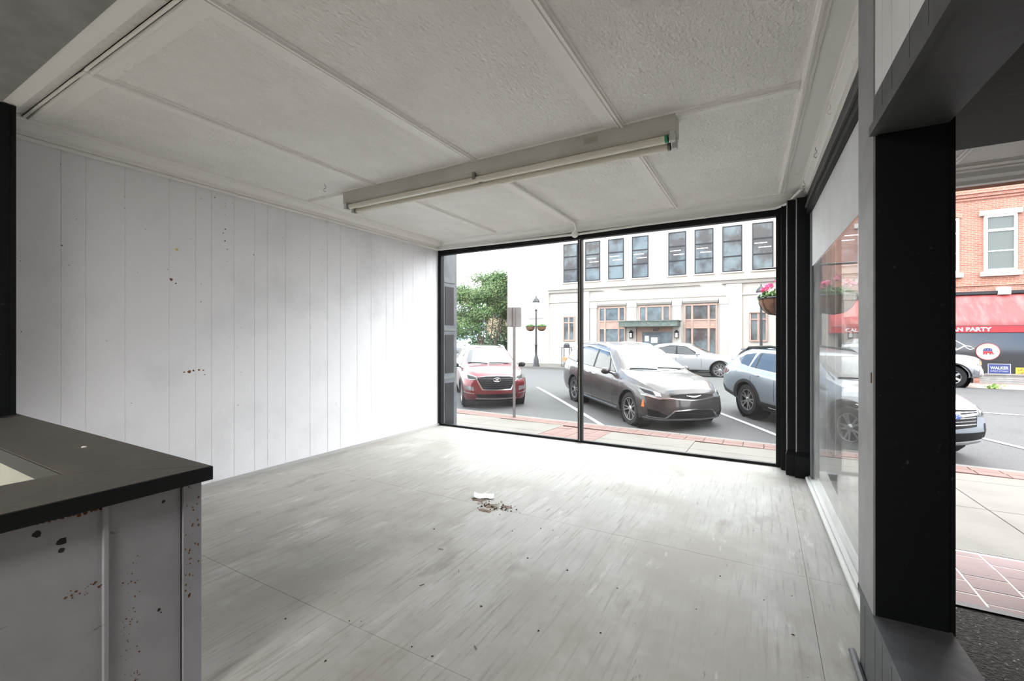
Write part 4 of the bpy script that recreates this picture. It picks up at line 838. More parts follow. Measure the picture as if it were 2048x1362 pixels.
g = G().add([(c.mid-4.02, .58, 1.545), (c.mid-4.46, .55, 1.49), (c.mid-4.46, -.55, 1.49), (c.mid-4.02, -.58, 1.545), (c.mid-4.02, .58, 1.52), (c.mid-4.44, .55, 1.46), (c.mid-4.44, -.55, 1.46), (c.mid-4.02, -.58, 1.52)], [(0,1,2,3),(4,7,6,5),(0,4,5,1),(1,5,6,2),(2,6,7,3)])
obj('spoiler', g, p_sub, c.root); g = G().add([(c.mid-4.18, -.57, 1.52), (c.mid-4.42, -.57, 1.42), (c.mid-4.62, -.60, 1.22), (c.mid-4.40, -.60, 1.30)], [(0,1,2,3)]); obj('spoiler_fin', g, black_pl, c.root)

# --- silver crossover across the road, side on, nose right
def zr_(y): return zs(y)
L_ = 4.92
cay = Car('sport_utility_car', 'silver crossover with many-spoke wheels parked along the far kerb behind the minivan', (-3.25, 23.9, zs(23.9)), 0, 0, dict(
    L=L_, W=1.98, front=.95, wb=2.9, rw=.375, ra=.45, paint=p_cay, bow=.26, spokes=10, spw=.012, pair=True, rimf=.76,
    plan=plan(L_), bottom=[(0, .28), (.3, .23), (1.2, .27), (4.0, .28), (4.92, .42)],
    top=[(0, .82), (.08, .90), (.35, .99), (.9, 1.07), (1.35, 1.11), (1.45, 1.15), (2.25, 1.56), (2.5, 1.63), (3.0, 1.66), (3.7, 1.60), (4.4, 1.48), (4.92, 1.32)],
    belt=[(0, .70), (.5, .92), (1.4, 1.03), (2.4, 1.06), (3.8, 1.12), (4.92, 1.14)],
    nose=[(.2, .12), (.35, .03), (.5, 0), (.7, .05), (.9, .18), (1.1, .22)], tail=[(.3, .14), (.5, .02), (.8, .0), (1.0, .06), (1.3, .42), (1.6, .62)], tumble=.42))
c = cay
c.patch('windshield', 'T', [(1.55, .76), (1.42, 0), (1.55, -.76)], [(2.25, .58), (2.18, 0), (2.25, -.58)], wind_m, nu=12, nv=6)
c.both('window_surround', [(1.80, 1.08), (2.8, 1.10), (3.9, 1.18)], [(1.90, 1.14), (2.5, 1.50), (3.2, 1.54), (4.1, 1.34)], black_pl, off=.004, nu=20, nv=6)
for lo, hi in (([(2.02, 1.10), (2.85, 1.12)], [(2.14, 1.22), (2.5, 1.475), (2.88, 1.50)]), ([(2.95, 1.125), (3.75, 1.18)], [(2.95, 1.50), (3.7, 1.44)])): c.both('side_window', lo, hi, glass_car, off=.008)
c.arch(black_pl, .03, .006); c.both('sill_cladding', [(1.42, .27), (3.35, .28)], [(1.42, .36), (3.35, .37)], black_pl, nu=10, nv=2); c.mirror(1.95, 1.13, p_cay); c.handle(2.6, 1.0, p_cay)
for s in (1.75, 2.9): c.both('door_gap', [(s, .38), (s+.012, .38)], [(s+.02, 1.06), (s+.032, 1.06)], seam, nu=1, nv=6, off=.002)
c.fmir('headlight', 'F', [(.5, .74), (.86, .78)], [(.5, .84), (.87, .94)], lamp_glass, nu=8); c.patch('lower_grille', 'F', [(-.8, .36), (.8, .36)], [(-.8, .52), (.8, .52)], grille_m, nu=10)

# --- pale pickup truck behind the wagon, nose right
L_ = 5.85
trk = Car('pickup_truck', 'pale silver pickup truck parked under the red awning', (4.22, 23.3, zs(22.9)), 0, 0, dict(
    L=L_, W=2.03, front=.95, wb=3.68, rw=.41, ra=.50, paint=p_trk, cat='truck', bow=.12, spokes=6, pair=False, spw=.035, rimf=.62,
    plan=[(0, .86), (.05, .92), (.2, .97), (.6, 1.0), (L_-.2, 1.0), (L_, .96)], bottom=[(0, .42), (.3, .38), (1.2, .45), (5.0, .48), (5.85, .55)],
    top=[(0, 1.06), (.06, 1.14), (.3, 1.20), (.9, 1.25), (1.45, 1.28), (1.55, 1.31), (2.15, 1.78), (2.4, 1.86), (3.4, 1.87), (3.85, 1.82), (4.02, 1.38), (4.1, 1.33), (5.85, 1.33)],
    belt=[(0, .98), (.6, 1.12), (1.5, 1.20), (4.0, 1.22), (5.85, 1.22)],
    nose=[(.4, .05), (.5, -.02), (.65, -.02), (.72, .05), (1.0, .05), (1.2, .09)], tail=[(.4, .0), (1.3, 0)], tumble=.34))
c = trk
c.patch('windshield', 'T', [(1.62, .78), (1.52, 0), (1.62, -.78)], [(2.18, .64), (2.12, 0), (2.18, -.64)], wind_m, nu=12, nv=6)
for lo, hi in (([(1.95, 1.24), (2.75, 1.25)], [(2.2, 1.62), (2.4, 1.72), (2.78, 1.74)]), ([(2.86, 1.25), (3.62, 1.26)], [(2.86, 1.74), (3.60, 1.73)])): c.both('side_window', lo, hi, glass_car, off=.008)
c.fmir('headlight', 'F', [(.62, .84), (.92, .84)], [(.60, 1.08), (.92, 1.06)], lamp_glass, nu=6); c.patch('grille', 'F', [(-.56, .78), (.56, .78)], [(-.56, 1.08), (.56, 1.08)], grille_m, nu=10)
c.both('headlight_side', [(.06, .84), (.28, .86)], [(.06, 1.06), (.30, 1.02)], lamp_glass, nu=4); c.both('side_marker', [(.12, .88), (.2, .88)], [(.12, 1.0), (.2, 1.0)], amber, nu=3, off=.012)
c.patch('bumper', 'F', [(-.96, .52), (.96, .52)], [(-.96, .70), (.96, .70)], chrome, nu=14, off=.03); c.both('bumper_end', [(.0, .54), (.40, .54)], [(.0, .70), (.36, .72)], chrome, nu=6, off=.015); c.fmir('fog_light', 'F', [(.66, .56), (.82, .56)], [(.66, .65), (.82, .65)], black_pl, nu=3, off=.036)
c.arch(black_pl, .05, .012); c.mirror(1.78, 1.32, black_pl, 1.25); c.handle(2.55, 1.12, chrome)
for s in (1.66, 2.80, 3.7, 4.05): c.both('door_gap', [(s, .5), (s+.012, .5)], [(s+.01, 1.2), (s+.022, 1.2)], seam, nu=1, nv=6, off=.002)
# --- far white car at left
L_ = 4.6
fw = Car('distant_car', 'small white car far away at left behind the red crossover', (-33.2, 44, -1.0), .35, 0, dict(
    L=L_, W=1.8, front=.9, wb=2.7, rw=.34, ra=.4, paint=p_wht, bow=.2, plan=plan(L_), bottom=[(0, .26), (4.6, .3)],
    top=[(0, .8), (.4, .95), (1.3, 1.05), (2.1, 1.5), (3.0, 1.58), (4.0, 1.5), (4.6, 1.3)], belt=[(0, .7), (1.2, .95), (4.6, 1.05)], nose=[(.2, .1), (.5, 0), (1, .15)], tail=[(.3, .1), (.6, 0), (1.4, .4)]))
fw.both('side_window', [(1.8, 1.02), (3.9, 1.06)], [(2.3, 1.42), (3.6, 1.44)], glass_car, nu=10); fw.patch('windshield', 'T', [(1.42, .7), (1.42, -.7)], [(2.05, .5), (2.05, -.5)], wind_m)

# ================================================================ STREET FURNITURE
sg = thing('sign_post', 'steel post carrying the grey back of a small traffic sign by the red car', 'sign', (-5.02, 8.92, zw(8.92)))
h = 1.77-zw(8.92)
obj('post', G().box(-.032, .032, -.01, .01, -.05, h-.01).box(-.032, -.022, -.01, .02, 0, h-.01).box(.022, .032, -.01, .02, 0, h-.01), galv, sg)
n = 5; W_, H_, r = .165, .23, .035; P = []
for cx_, cz, a0 in ((W_-r, H_-r, 0), (-W_+r, H_-r, 90), (-W_+r, -H_+r, 180), (W_-r, -H_+r, 270)):
    for k in range(n+1): a = math.radians(a0+90*k/n); P.append((cx_+r*math.cos(a), h-.23+cz+r*math.sin(a)))
obj('sign_panel', G().prism(P, .012, .016, 'xz'), sign_back, sg); sg.rotation_euler = (0, 0, .5)
for z in (h-.12, h-.36): obj('bolt', G().lathe([(0, -.014), (.008, -.014), (.008, -.01)], (0, 0, z), 'y', 8), galv, sg)

def street_lamp(x, y, z, label, group):
    t = thing('street_lamp', label, 'street lamp', (x, y, z), group=group)
    obj('base', G().lathe([(.24, 0), (.24, .06), (.19, .10), (.17, .45), (.13, .55), (.13, .60), (.10, .66)], n=16), lamp_black, t, smooth=35)
    obj('pole', G().lathe([(.10, .60), (.075, .75), (.075, 1.35), (.095, 1.38), (.095, 1.42), (.065, 1.46), (.05, 3.6), (.08, 3.63), (.08, 3.68), (.05, 3.72)], n=14), lamp_black, t, smooth=35)
    obj('cross_arm', G().tube([(-.52, 0, 3.12), (.52, 0, 3.12)], .018, 8), lamp_black, t)
    obj('lantern_glass', G().lathe([(.07, 3.72), (.10, 3.85), (.19, 4.12), (.20, 4.2)], n=12), mat('lantern_glass', (.55, .56, .57), .15, .2), t)
    obj('lantern_roof', G().lathe([(.23, 4.18), (.24, 4.22), (.19, 4.34), (.08, 4.46), (.03, 4.50), (.035, 4.55), (.0, 4.65)], n=12), lamp_black, t, smooth=30)
    obj('lantern_rib', G().tube([(.07, 0, 3.72), (.10, 0, 3.85), (.2, 0, 4.2)], .008, 5).tube([(-.07, 0, 3.72), (-.10, 0, 3.85), (-.2, 0, 4.2)], .008, 5).tube([(0, -.07, 3.72), (0, -.10, 3.85), (0, -.2, 4.2)], .008, 5), lamp_black, t)
    return t
grp = None
street_lamp(-12.96, 25.95, -.79, 'black cast-iron street lamp with two hanging baskets before the white building corner', grp)
street_lamp(-.13, 25.95, -.79, 'black street lamp across the road, partly behind the hanging flower basket', grp)
def basket(x, y, zrim, r, arm, label, flowers, seed):
    random.seed(seed); t = thing('hanging_basket', label, 'hanging basket', (x, y, zrim))
    obj('liner', G().lathe([(r*.97, 0), (r*.94, -r*.3), (r*.78, -r*.62), (r*.5, -r*.86), (0, -r*.95)], n=20), coir, t, smooth=60)
    g = G()
    for k in range(20): a, b = 2*PI*k/20, 2*PI*(k+1)/20; g.tube([(r*math.cos(a), r*math.sin(a), 0), (r*math.cos(b), r*math.sin(b), 0)], r*.05, 5)
    for k in range(10):
        a = 2*PI*k/10; g.tube([(R_*math.cos(a), R_*math.sin(a), q) for R_, q in ((r, 0), (r*.97, -r*.3), (r*.81, -r*.63), (r*.52, -r*.88), (0, -r*.98))], r*.022, 4)
    obj('wire_frame', g, lamp_black, t)
    g = G()
    for k in range(3): a = 2*PI*k/3+.3; g.tube([(r*math.cos(a), r*math.sin(a), 0), (0, 0, arm-.08)], .004, 4)
    g.tube([(0, 0, arm-.08), (0, 0, arm)], .006, 4); obj('chain', g, galv, t)
    g = G()
    for i in range(230):
        a, q = random.uniform(0, 2*PI), r*math.sqrt(random.random())*1.02; z = r*.42*(1-(q/r)**2*.75)*random.uniform(.2, 1.2); cx_, cy_ = q*math.cos(a), q*math.sin(a); l = r*.16
        d = Vector((random.gauss(0, 1), random.gauss(0, 1), random.gauss(0, 1))).normalized(); u = d.orthogonal().normalized()*l; v = d.cross(u); p = Vector((cx_, cy_, z))
        g.add([p-u, p-v*.8, p+u, p+v*.8], [(0,1,2,3)])
    obj('leaves', g, basket_leaf, t, kind='stuff')
    for (fx_, fy_, fz, fr, m) in flowers:
        g = G()
        for i in range(26):
            d = Vector((random.gauss(0, 1), random.gauss(0, 1), random.gauss(0, 1))).normalized(); p = Vector((fx_*r, fy_*r, fz*r))+d*fr*r*random.uniform(.4, 1); u = d.orthogonal().normalized()*r*.07; v = d.cross(u)
            g.add([p-u, p-v, p+u, p+v], [(0,1,2,3)])
        obj('flower_head', g, m, t, kind='stuff')
    return t
fb = [(-.62, -.3, .62, .22, pink_fl), (-.40, -.1, .72, .20, pink_fl), (-.8, .0, .48, .16, pink_fl), (-.05, -.2, .95, .20, pink_fl), (.35, -.2, .7, .2, pink_fl2), (.7, 0, .6, .18, pink_fl)]
np_ = thing('street_lamp', 'near lamp pole standing at the curb behind the corner pillar with cross arm', 'street lamp', (.56, 8.45, zw(8.45)))
obj('pole', G().lathe([(.15, 0), (.15, .05), (.11, .4), (.07, .6), (.055, 2.0), (.045, 3.9)], n=14), lamp_black, np_, smooth=35)
obj('cross_arm', G().tube([(-.66, 0, 2.21-zw(8.45)), (.66, 0, 2.21-zw(8.45))], .016, 8), lamp_black, np_)
obj('lantern_glass', G().lathe([(.07, 3.72), (.10, 3.85), (.19, 4.12), (.20, 4.2)], n=12), MT['lantern_glass'], np_); obj('lantern_roof', G().lathe([(.23, 4.18), (.24, 4.22), (.19, 4.34), (.08, 4.46), (.0, 4.65)], n=12), lamp_black, np_, smooth=30)
basket(.21, 8.45, 1.71, .29, .50, 'hanging coir basket of pink geraniums left of the corner pillar', fb, 1)
basket(.93, 8.45, 1.71, .29, .50, 'hanging basket of pink flowers seen through the right-hand dusty glass', [(a+.2, b, c_, d, pink_fl2 if i % 2 else pink_fl) for i, (a, b, c_, d, e) in enumerate(fb)], 2)
for dx, lab in ((-.42, 'small far hanging basket, left one on the distant lamp'), (.40, 'small far hanging basket, right one on the distant lamp')):
    basket(-12.96+dx, 25.95, 1.80, .30, .53, lab, [(-.2, 0, .6, .15, pink_fl2)] if dx < 0 else [], 3)
for dx, lab in ((.40, 'far hanging basket beyond the pillar on the second distant lamp'),):
    pass
bn = thing('litter_bin', 'black metal bin stand against the white wall behind the minivan', 'bin', (-11.08, 26.6, -.79))
obj('bin_frame', G().frame(-.28, .28, 0, 1.25, .04, -.2, -.16).frame(-.28, .28, 0, 1.25, .04, .16, .2), lamp_black, bn); obj('bin_body', G().box(-.22, .22, -.15, .15, .35, .6), orange_m, bn); obj('bin_hood', G().lathe([(.2, 1.22), (.2, 1.4), (.12, 1.5), (0, 1.52)], n=12), lamp_black, bn)
vn = G()
random.seed(8)
P = [(1.285, 2.71, -.11), (1.22, 2.76, -.09), (1.14, 2.85, -.12), (1.08, 2.95, -.20), (1.05, 3.05, -.33), (1.04, 3.12, -.42)]
vn.tube([Vector(p)+Vector((0, 0, 0)) for p in P], .0035, 5)
for i in range(14): b_ = Vector(P[random.randint(1, 5)]); vn.tube([b_, b_+Vector((random.uniform(-.04, .04), random.uniform(-.03, .03), random.uniform(-.01, .05)))], .0018, 4)
o = obj('dry_vine', vn, twig_m); tag(o, 'dry brown vine hanging over the entry threshold at right', 'vine')

# ================================================================ WHITE BUILDING ACROSS THE ROAD
wb_ = thing('white_building', 'cream two-storey stone building with dark upper windows across the road', 'building', (-6, 29.4, -.8))
def Rb(g): g.v = [(x+6, y-29.4, z+.8) for x, y, z in g.v]; return g
Y0 = 29.4
def bobj(n, g, m, par=None, **k): return obj(n, Rb(g), m, par or wb_, **k)
bobj('wall', G().box(-17.05, 2.6, Y0+.02, Y0+14, -.8, 9.4), stucco); bobj('end_bay', G().box(-17.05, -13.6, Y0-.14, Y0+.02, -.8, 9.4), stucco)
bobj('cornice', G().prism([(Y0+.02, 4.68), (Y0-.32, 4.66), (Y0-.32, 4.50), (Y0-.20, 4.44), (Y0-.14, 4.30), (Y0+.02, 4.28)], -13.6, 2.6, 'yz'), stucco)
bobj('belt_course', G().box(-13.6, 2.6, Y0-.06, Y0+.02, 3.60, 3.70), stucco); bobj('belt_course', G().box(-13.6, 2.6, Y0-.08, Y0+.02, 8.5, 8.7), stucco)
bobj('water_table', G().box(-13.6, 2.6, Y0-.08, Y0+.02, -.8, -.35), stucco)
for x in (-10.95, -1.55): bobj('pier', G().box(x-.42, x+.42, Y0-.10, Y0+.02, -.8, 4.28), stucco)
for x0 in (-12.48, -10.84, -9.2, -7.59, -5.29, -3.73, -2.18, -.6):
    x1 = x0+1.06; f_ = bobj('window_frame', G().frame(x0, x1, 5.02, 7.74, .05, Y0-.05, Y0+.02).box(x0+.05, x1-.05, Y0-.04, Y0+.01, 5.88, 5.96).box(x0+.05, x1-.05, Y0-.04, Y0+.01, 6.79, 6.87), dark_metal)
    for z0, z1 in ((5.07, 5.9), (5.95, 6.8), (6.85, 7.69)):
        o = obj('pane', Rb(G().box(x0+.05, x1-.05, Y0-.02, Y0+.01, z0, z1)), far_glass, f_)
    bobj('window_recess', G().box(x0-.10, x0, Y0-.07, Y0+.02, 4.95, 7.82), stucco)
    for k, z in ((0, 6.55), (1, 6.3)):
        if x0 not in (-12.48, -2.18): obj('interior_light', Rb(G().box(x0+.12+k*.2, x0+.75+k*.2, Y0-.022, Y0-.02, z, z+.032)), lit, f_)  # glowing strips laid on the opaque panes stand for lamps inside
    bobj('window_sill', G().box(x0-.1, x1+.1, Y0-.10, Y0+.02, 4.93, 5.0), stucco)
def mullw(x0, x1, z0, z1, xc_, zc_, name='window_frame'):
    f_ = bobj(name, G().frame(x0, x1, z0, z1, .09, Y0-.08, Y0+.02), pink_trim)
    xe = [x0+.09]+xc_+[x1-.09]; ze = [z0+.09]+zc_+[z1-.09]
    for x in xc_: obj('mullion', Rb(G().box(x-.06, x+.06, Y0-.07, Y0+.02, z0+.09, z1-.09)), pink_trim, f_)
    for z in zc_: obj('transom', Rb(G().box(x0+.09, x1-.09, Y0-.065, Y0+.02, z-.04, z+.04)), pink_trim, f_)
    for a, b in zip(xe[:-1], xe[1:]):
        for p, q in zip(ze[:-1], ze[1:]):
            if q-p < .6 and len(zc_) > 1 and (p, q) == (zc_[0], zc_[1]): obj('spandrel', Rb(G().box(a, b, Y0-.03, Y0+.01, p, q)), pink_trim, f_)
            else: obj('pane', Rb(G().box(a, b, Y0-.02, Y0+.01, p, q)), far_glass, f_)
mullw(-12.51, -11.61, .85, 2.61, [-12.06], [2.15]); mullw(-.75, .17, .85, 2.58, [-.29], [2.15])
mullw(-9.87, -8.02, -.3, 3.15, [-9.42, -8.47], [1.70, 2.20]); mullw(-7.13, -5.15, 2.05, 3.15, [-6.65, -5.63], []); mullw(-4.34, -2.46, -.3, 3.15, [-3.87, -2.93], [1.69, 2.19])
for x0, x1 in ((-9.95, -7.94), (-7.2, -5.08), (-4.42, -2.38)): bobj('window_hood', G().prism([(Y0+.02, 3.42), (Y0-.22, 3.42), (Y0-.22, 3.34), (Y0-.12, 3.22), (Y0+.02, 3.18)], x0, x1, 'yz'), stucco)
for x0, x1 in ((-10.44, -10.0), (-7.86, -7.3), (-5.0, -4.5), (-2.3, -1.89)):
    bobj('pilaster', G().box(x0, x1, Y0-.12, Y0+.02, -.8, 3.1), stucco); bobj('capital', G().box(x0-.04, x1+.04, Y0-.16, Y0+.02, 3.1, 3.5), stucco)
    for k in range(4): xx = x0+.06+k*(x1-x0-.12)/3.4; bobj('flute', G().box(xx, xx+.04, Y0-.135, Y0-.12, -.5, 3.0), pink_trim if k == 5 else stucco)
bobj('canopy', G().box(-8.11, -4.55, Y0-1.3, Y0+.02, 1.78, 2.12), green_can); bobj('canopy_lip', G().box(-8.16, -4.50, Y0-1.35, Y0+.02, 2.10, 2.16), green_can)
dr = bobj('door_surround', G().box(-7.25, -6.9, Y0-.1, Y0+.02, -.8, 1.78).box(-5.05, -4.72, Y0-.1, Y0+.02, -.8, 1.78).box(-6.9, -5.05, Y0-.1, Y0+.02, 1.45, 1.78), pink_trim)
bobj('door', G().box(-6.9, -5.05, Y0-.03, Y0+.01, -.8, 1.45), far_glass); bobj('door_notice', G().box(-6.75, -6.5, Y0-.05, Y0-.03, .85, 1.2).box(-6.35, -5.95, Y0-.05, Y0-.03, .75, 1.1), paper_m)
text('607', .26, dark_metal, wb_, (-6.22+6, -.115, 1.50+.8), ext=.01)
for x in (-7.60, -4.75):
    bobj('wall_lantern', G().box(x-.10, x+.10, Y0-.32, Y0-.12, 1.05, 1.42).lathe([(.16, 1.42), (.04, 1.55), (0, 1.58)], (x, Y0-.22, 0), n=8), dark_metal)
    bobj('lantern_pane', G().box(x-.07, x+.07, Y0-.33, Y0-.32, 1.1, 1.38), white_pl)

# ================================================================ BRICK SHOP WITH AWNING
bb = thing('brick_building', 'red brick shop building with white sash windows at far right', 'building', (8, 25.6, -.8))
Y1 = 25.6
def Rk(g): g.v = [(x-8, y-Y1, z+.8) for x, y, z in g.v]; return g
def kobj(n, g, m, par=None, **k): return obj(n, Rk(g), m, par or bb, **k)
kobj('upper_wall', G().box(2.75, 17, Y1, Y1+10, 2.7, 9.5), brickwork); kobj('side_wall', G().box(2.75, 3.0, Y1, Y1+4.4, -.8, 2.7), stucco); kobj('corner_pilaster', G().box(2.62, 3.0, Y1-.08, Y1+.2, -.8, 2.7), stucco)
kobj('roof_mass', G().box(3, 17, Y1+.25, Y1+10, -.8, 2.7), gray_paint)
kobj('cornice', G().prism([(Y1, 6.78), (Y1-.06, 6.80), (Y1-.06, 6.88), (Y1-.14, 6.92), (Y1-.14, 7.0), (Y1-.20, 7.04), (Y1-.20, 7.12), (Y1, 7.14)], 2.75, 17, 'yz'), brickwork); kobj('belt_band', G().box(2.75, 17, Y1-.06, Y1, 3.22, 3.32), brickwork)
kobj('awning_box', G().box(3.0, 16, Y1-.22, Y1, 2.86, 2.98), dark_metal); kobj('junction_box', G().box(8.25, 8.6, Y1-.3, Y1, 2.82, 3.12), white_pl)
for x0 in (3.75, 6.1, 7.9, 10.3):
    x1 = x0+.95 if x0 != 6.1 else 7.14
    f_ = kobj('sash_frame', G().frame(x0, x1, 3.80, 6.10, .09, Y1-.10, Y1+.02).box(x0+.09, x1-.09, Y1-.09, Y1+.01, 5.42, 5.52).box(x0+.09, x1-.09, Y1-.07, Y1+.01, 4.60, 4.65), white_pl)
    for z0, z1 in ((3.89, 4.60), (4.65, 5.42), (5.52, 6.01)): obj('pane', Rk(G().box(x0+.09, x1-.09, Y1-.05, Y1+.0, z0, z1)), mat('grey_sash_glass', (.10, .115, .11), .15, spec=.25), f_)
    kobj('window_sill', G().box(x0-.12, x1+.12, Y1-.16, Y1, 3.60, 3.80), stucco)
    if x0 != 6.1: kobj('lintel', G().box(x0-.14, x1+.14, Y1-.14, Y1, 6.10, 6.30), stucco)
    else:
        n = 8; P = [(x0-.1+(x1-x0+.2)*i/n, 6.10+.14*math.sin(PI*i/n)) for i in range(n+1)]+[(x1+.1-(x1-x0+.2)*i/n, 6.28+.16*math.sin(PI*i/n)) for i in range(n+1)]
        kobj('arch_lintel', G().prism(P, Y1-.06, Y1, 'xz'), brickwork)
kobj('shop_glass', G().box(3.0, 16, Y1+.2, Y1+.24, -.42, 1.4), store_glass); kobj('bulkhead', G().box(3.0, 16, Y1+.12, Y1+.25, -.8, -.45), siding); kobj('window_ledge', G().box(3.0, 16, Y1+.02, Y1+.25, -.46, -.40), siding)
for k in range(4): kobj('siding_board', G().prism([(Y1+.12, -.80+k*.085), (Y1+.095, -.80+k*.085), (Y1+.11, -.725+k*.085), (Y1+.12, -.725+k*.085)], 3.0, 16, 'yz'), siding)
for x in (5.2, 9.6, 12.5): kobj('shop_mullion', G().box(x, x+.06, Y1+.16, Y1+.22, -.42, 1.4), dark_metal)
kobj('brick_pier', G().box(6.9, 7.75, Y1-.1, Y1+.1, -.8, -.45), brickwork)
aw = thing('awning', 'long sloping red canvas awning with white capital letters on its valance', 'awning', (8, Y1, 2.86))
n = 26; g = G(); xs_ = [2.62+(16-2.62)*i/n for i in range(n+1)]
def Ra(g): g.v = [(x-8, y-Y1, z-2.86) for x, y, z in g.v]; return g
for i, x in enumerate(xs_):
    sag = .03*(i % 2)
    for t in (0, .25, .5, .75, 1): g.v.append((x, Y1-.12-1.15*t, 2.86-1.32*t-sag*math.sin(PI*t)))
for i in range(n):
    for j in range(4): a = i*5+j; g.f.append((a, a+1, a+6, a+5))
o = obj('canvas', Ra(g), awn_red, aw, smooth=60); m_ = o.modifiers.new('t', 'SOLIDIFY'); m_.thickness = .01
obj('valance', Ra(G().box(2.62, 16, Y1-1.285, Y1-1.275, 1.28, 1.54)), awn_val, aw); obj('side_flap', Ra(G().prism([(Y1-.1, 2.86), (Y1-1.27, 1.54), (Y1-1.27, 1.28), (Y1-.1, 1.28)], 2.62, 2.63, 'yz')), awn_red, aw); obj('front_bar', Ra(G().tube([(2.62, Y1-1.27, 1.54), (16, Y1-1.27, 1.54)], .02, 6)), dark_metal, aw)
t_ = text('CALDWELL COUNTY REPUBLICAN PARTY', .205, white_let, aw, (3.05-8, -1.30, 1.335-2.86), ext=.003, bold=.006)
wd = t_.dimensions.x/t_.scale.x if t_.dimensions.x else 4.3
bpy.context.view_layer.update(); t_.scale.x = (7.72-3.12)/max(.1, t_.dimensions.x); t_.location.x = 3.12-8
# window signs
YS = Y1+.19
ov = thing('oval_sign', 'oval white window sign with a red and blue elephant emblem', 'sign', (8.08, YS, .50))
def ring(rx_, rz_, n=32, dx=0, dz=0): return [(dx+rx_*math.cos(2*PI*k/n), dz+rz_*math.sin(2*PI*k/n)) for k in range(n)]
obj('panel', G().prism(ring(.37, .355), -.012, 0, 'xz'), emb_red, ov); obj('face', G().prism(ring(.35, .335), -.018, -.012, 'xz'), mat('sign_cream', (.75, .72, .66), .7), ov)
obj('emblem_top', G().prism([(-.14, .02), (-.14, .07), (-.10, .12), (0, .14), (.08, .13), (.13, .09), (.13, .02)], -.024, -.018, 'xz'), emb_blue, ov)
obj('emblem_bottom', G().prism([(-.14, .01), (-.14, -.13), (-.09, -.13), (-.09, -.07), (-.07, -.07), (-.07, -.13), (-.02, -.13), (-.02, -.07), (.05, -.07), (.05, -.13), (.10, -.13), (.10, -.04), (.12, -.11), (.18, -.12), (.19, -.07), (.15, -.08), (.14, .01)], -.024, -.018, 'xz'), emb_red, ov)
for i, x in enumerate((-.08, 0, .08)): obj('star', G().prism([(x+.022*(1 if k % 2 == 0 else .42)*math.sin(2*PI*k/10), .07+.022*(1 if k % 2 == 0 else .42)*math.cos(2*PI*k/10)) for k in range(10)], -.027, -.024, 'xz'), white_let, ov)
for x in (-.29, .29): obj('dot', G().prism(ring(.015, .015, 8, x), -.020, -.018, 'xz'), dark_metal, ov)
wk = thing('window_poster', 'navy blue rectangular election sign lettered WALKER in the shop window', 'sign', (8.42, YS, -.22))
obj('border', G().box(-.335, .335, -.010, 0, -.215, .215), white_let, wk); obj('panel', G().box(-.315, .315, -.014, -.010, -.195, .195), blue_sign, wk)
t1 = text('WALKER', .165, white_let, wk, (0, -.016, -.01), ext=.002, align='CENTER', bold=.004); bpy.context.view_layer.update(); t1.scale.x = .54/max(.1, t1.dimensions.x)
t2 = text('DISTRICT ATTORNEY', .075, white_let, wk, (0, -.016, -.115), ext=.002, align='CENTER'); bpy.context.view_layer.update(); t2.scale.x = .52/max(.1, t2.dimensions.x)
ye = thing('window_poster', 'yellow sign with dark writing at the right edge of the shop window', 'sign', (9.25, YS, -.34))
obj('panel', G().box(-.36, .36, -.012, 0, -.20, .20), yellow_sign, ye); text('NOW', .13, dark_metal, ye, (-.28, -.014, .03), ext=.001, rot=(PI/2, -.35, 0)); text('OPEN', .13, dark_metal, ye, (-.28, -.014, -.12), ext=.001, rot=(PI/2, -.3, 0))
cb_ = thing('tangled_cable', 'tangled white cord and rail hanging in front of the far awning', 'cord', (6.33, 21.9, .19)); cb_.scale = (.905,)*3
g = G(); g.tube([(-.75, 0, 1.25), (-.4, 0, .9), (-.05, 0, .66), (.12, 0, .62), (.2, 0, .55), (.1, 0, .5), (0, 0, .56), (-.06, 0, .64)], .014, 5); g.tube([(-.8, 0, .2), (-.5, 0, .38), (-.2, 0, .55), (-.05, 0, .66)], .022, 5); g.tube([(-.75, 0, .65), (-.5, 0, .38), (-.42, 0, .15), (-.42, 0, -.15)], .015, 5)
g.tube([(-.6, 0, .62), (-.3, 0, .5)], .012, 5); g.tube([(-.72, 0, .5), (-.72, 0, -.88)], .045, 6); g.ell((-.66, 0, .6), (.06, .05, .05)); g.ell((-.36, 0, .55), (.05, .04, .04)); obj('cord', g, white_pl, cb_)
pf = obj('roadside_plant', G(), leaf_m)
g = G(); random.seed(3)
for i in range(60): p = Vector((7.25+random.gauss(0, .10), 22.6+random.gauss(0, .1), -.76+abs(random.gauss(0, .07)))); u = Vector((random.gauss(0, 1), random.gauss(0, 1), random.gauss(0, 1))).normalized()*.05; v = u.orthogonal().normalized()*.04; g.add([p-u, p-v, p+u, p+v], [(0,1,2,3)])
pf.data.from_pydata(g.v, [], g.f); pf.data.materials.clear(); pf.data.materials.append(mat('lime_leaf', (.14, .24, .04), .6)); tag(pf, 'small lime green plant at the kerb by the pickup wheel', 'plant')

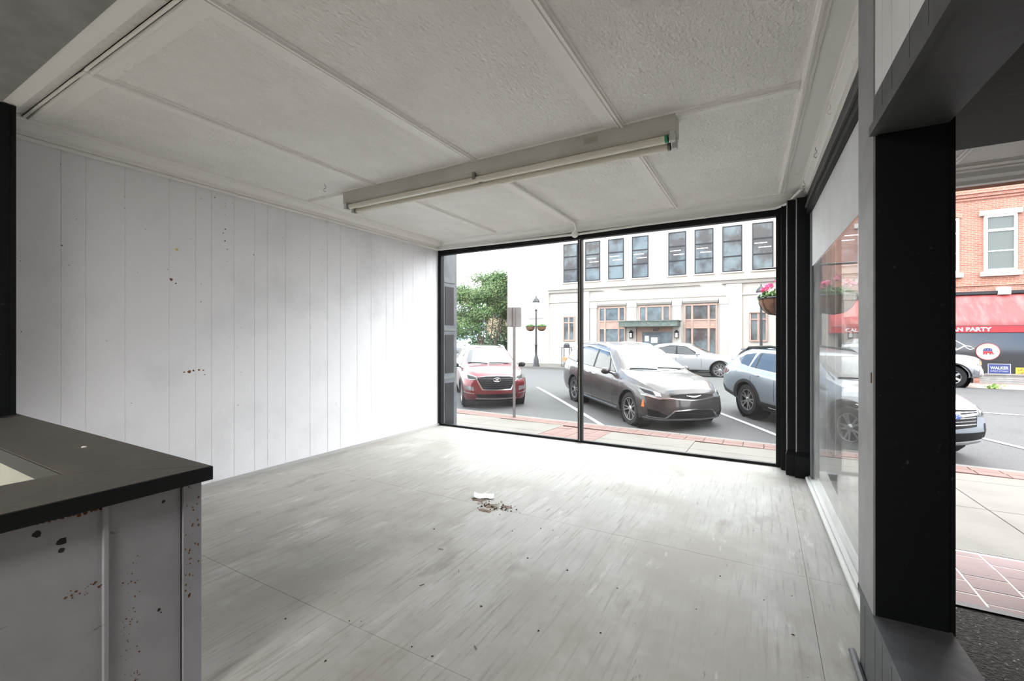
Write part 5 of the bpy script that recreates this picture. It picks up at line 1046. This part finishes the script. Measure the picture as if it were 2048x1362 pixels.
# ================================================================ TREES AND FAR BACKGROUND
def tree(x, y, z, rad, h, label, seed, n, m, stems, low=.35, leaf=.10):
    random.seed(seed); t = thing('tree', label, 'tree', (x, y, z)); clus = []
    for i in range(stems):
        a = 2*PI*i/stems+random.uniform(-.3, .3); top = Vector((math.cos(a)*rad*.65*random.uniform(.5, 1), math.sin(a)*rad*.65, h*random.uniform(.6, .85)))
        P = [Vector((math.cos(a)*.25, math.sin(a)*.25, 0))]
        for k in range(1, 6): q = P[0].lerp(top, k/5); P.append(q+Vector((random.uniform(-.1, .1), random.uniform(-.1, .1), 0)))
        obj('trunk', G().tube(P, [.07, .06, .05, .04, .03, .015], 7), bark, t, smooth=60); clus.append(P[4])
    for i in range(60):
        a = random.uniform(0, 2*PI); v = random.uniform(low, 1); rr = rad*math.sqrt(max(.05, 1-((v-.55)/.5)**2))*math.sqrt(random.uniform(.25, 1)); clus.append(Vector((rr*math.cos(a), rr*math.sin(a), h*v*.96)))
    g = G()
    for i in range(n):
        c_ = random.choice(clus); p = c_+Vector((random.gauss(0, rad*.16), random.gauss(0, rad*.16), random.gauss(0, h*.035))); d = (p-c_+Vector((0, 0, .6))).normalized()+Vector((random.gauss(0, .5), random.gauss(0, .5), random.gauss(0, .5)))
        if x+p.x > -17.25: p.x -= 1.2+random.random()*2
        u = d.orthogonal().normalized()*leaf*random.uniform(.6, 1.3); v = d.normalized().cross(u)*.6; g.add([p-u, p-v, p+u, p+v], [(0,1,2,3)])
    obj('foliage', g, m, t, kind='stuff'); return t
tree(-21.0, 32.5, -1.1, 3.4, 7.9, 'broad green crape myrtle tree with many thin stems left of the white building', 5, 60000, leaf_m, 9, .33, .07)
tree(-31, 37.5, -1.1, 3.6, 6.6, 'leafy green tree farther left, half hidden by the window frame', 6, 16000, leaf_m, 6, .3, .11)
hd = obj('hedge', G(), leaf_dark); g = G(); random.seed(9)
for i in range(9000): p = Vector((random.uniform(-26, -17.9), 37.5+random.gauss(0, .5), -1.1+abs(random.gauss(0, 1))*1.0)); u = Vector((random.gauss(0, 1), random.gauss(0, 1), random.gauss(0, 1))).normalized()*.16; v = u.orthogonal().normalized()*.1; g.add([p-u, p-v, p+u, p+v], [(0,1,2,3)])
hd.data.from_pydata(g.v, [], g.f); hd.data.materials.clear(); hd.data.materials.append(leaf_dark); tag(hd, 'dark green hedge behind the stems of the crape myrtle', 'hedge')
tb = thing('tan_building', 'low tan building with a dark flat roof edge far behind the tree', 'building', (-31, 60, -1.2))
obj('wall', G().box(-8, 9, 0, 8, 0, 9.6), tan_bld, tb); obj('roof_edge', G().box(-8.3, 9.3, -.3, 8.3, 9.6, 10.2), brown_roof, tb)
for i in range(5): obj('window', G().box(-6.5+i*3, -5.2+i*3, -.04, .02, 5.5, 7.5), far_glass, tb)
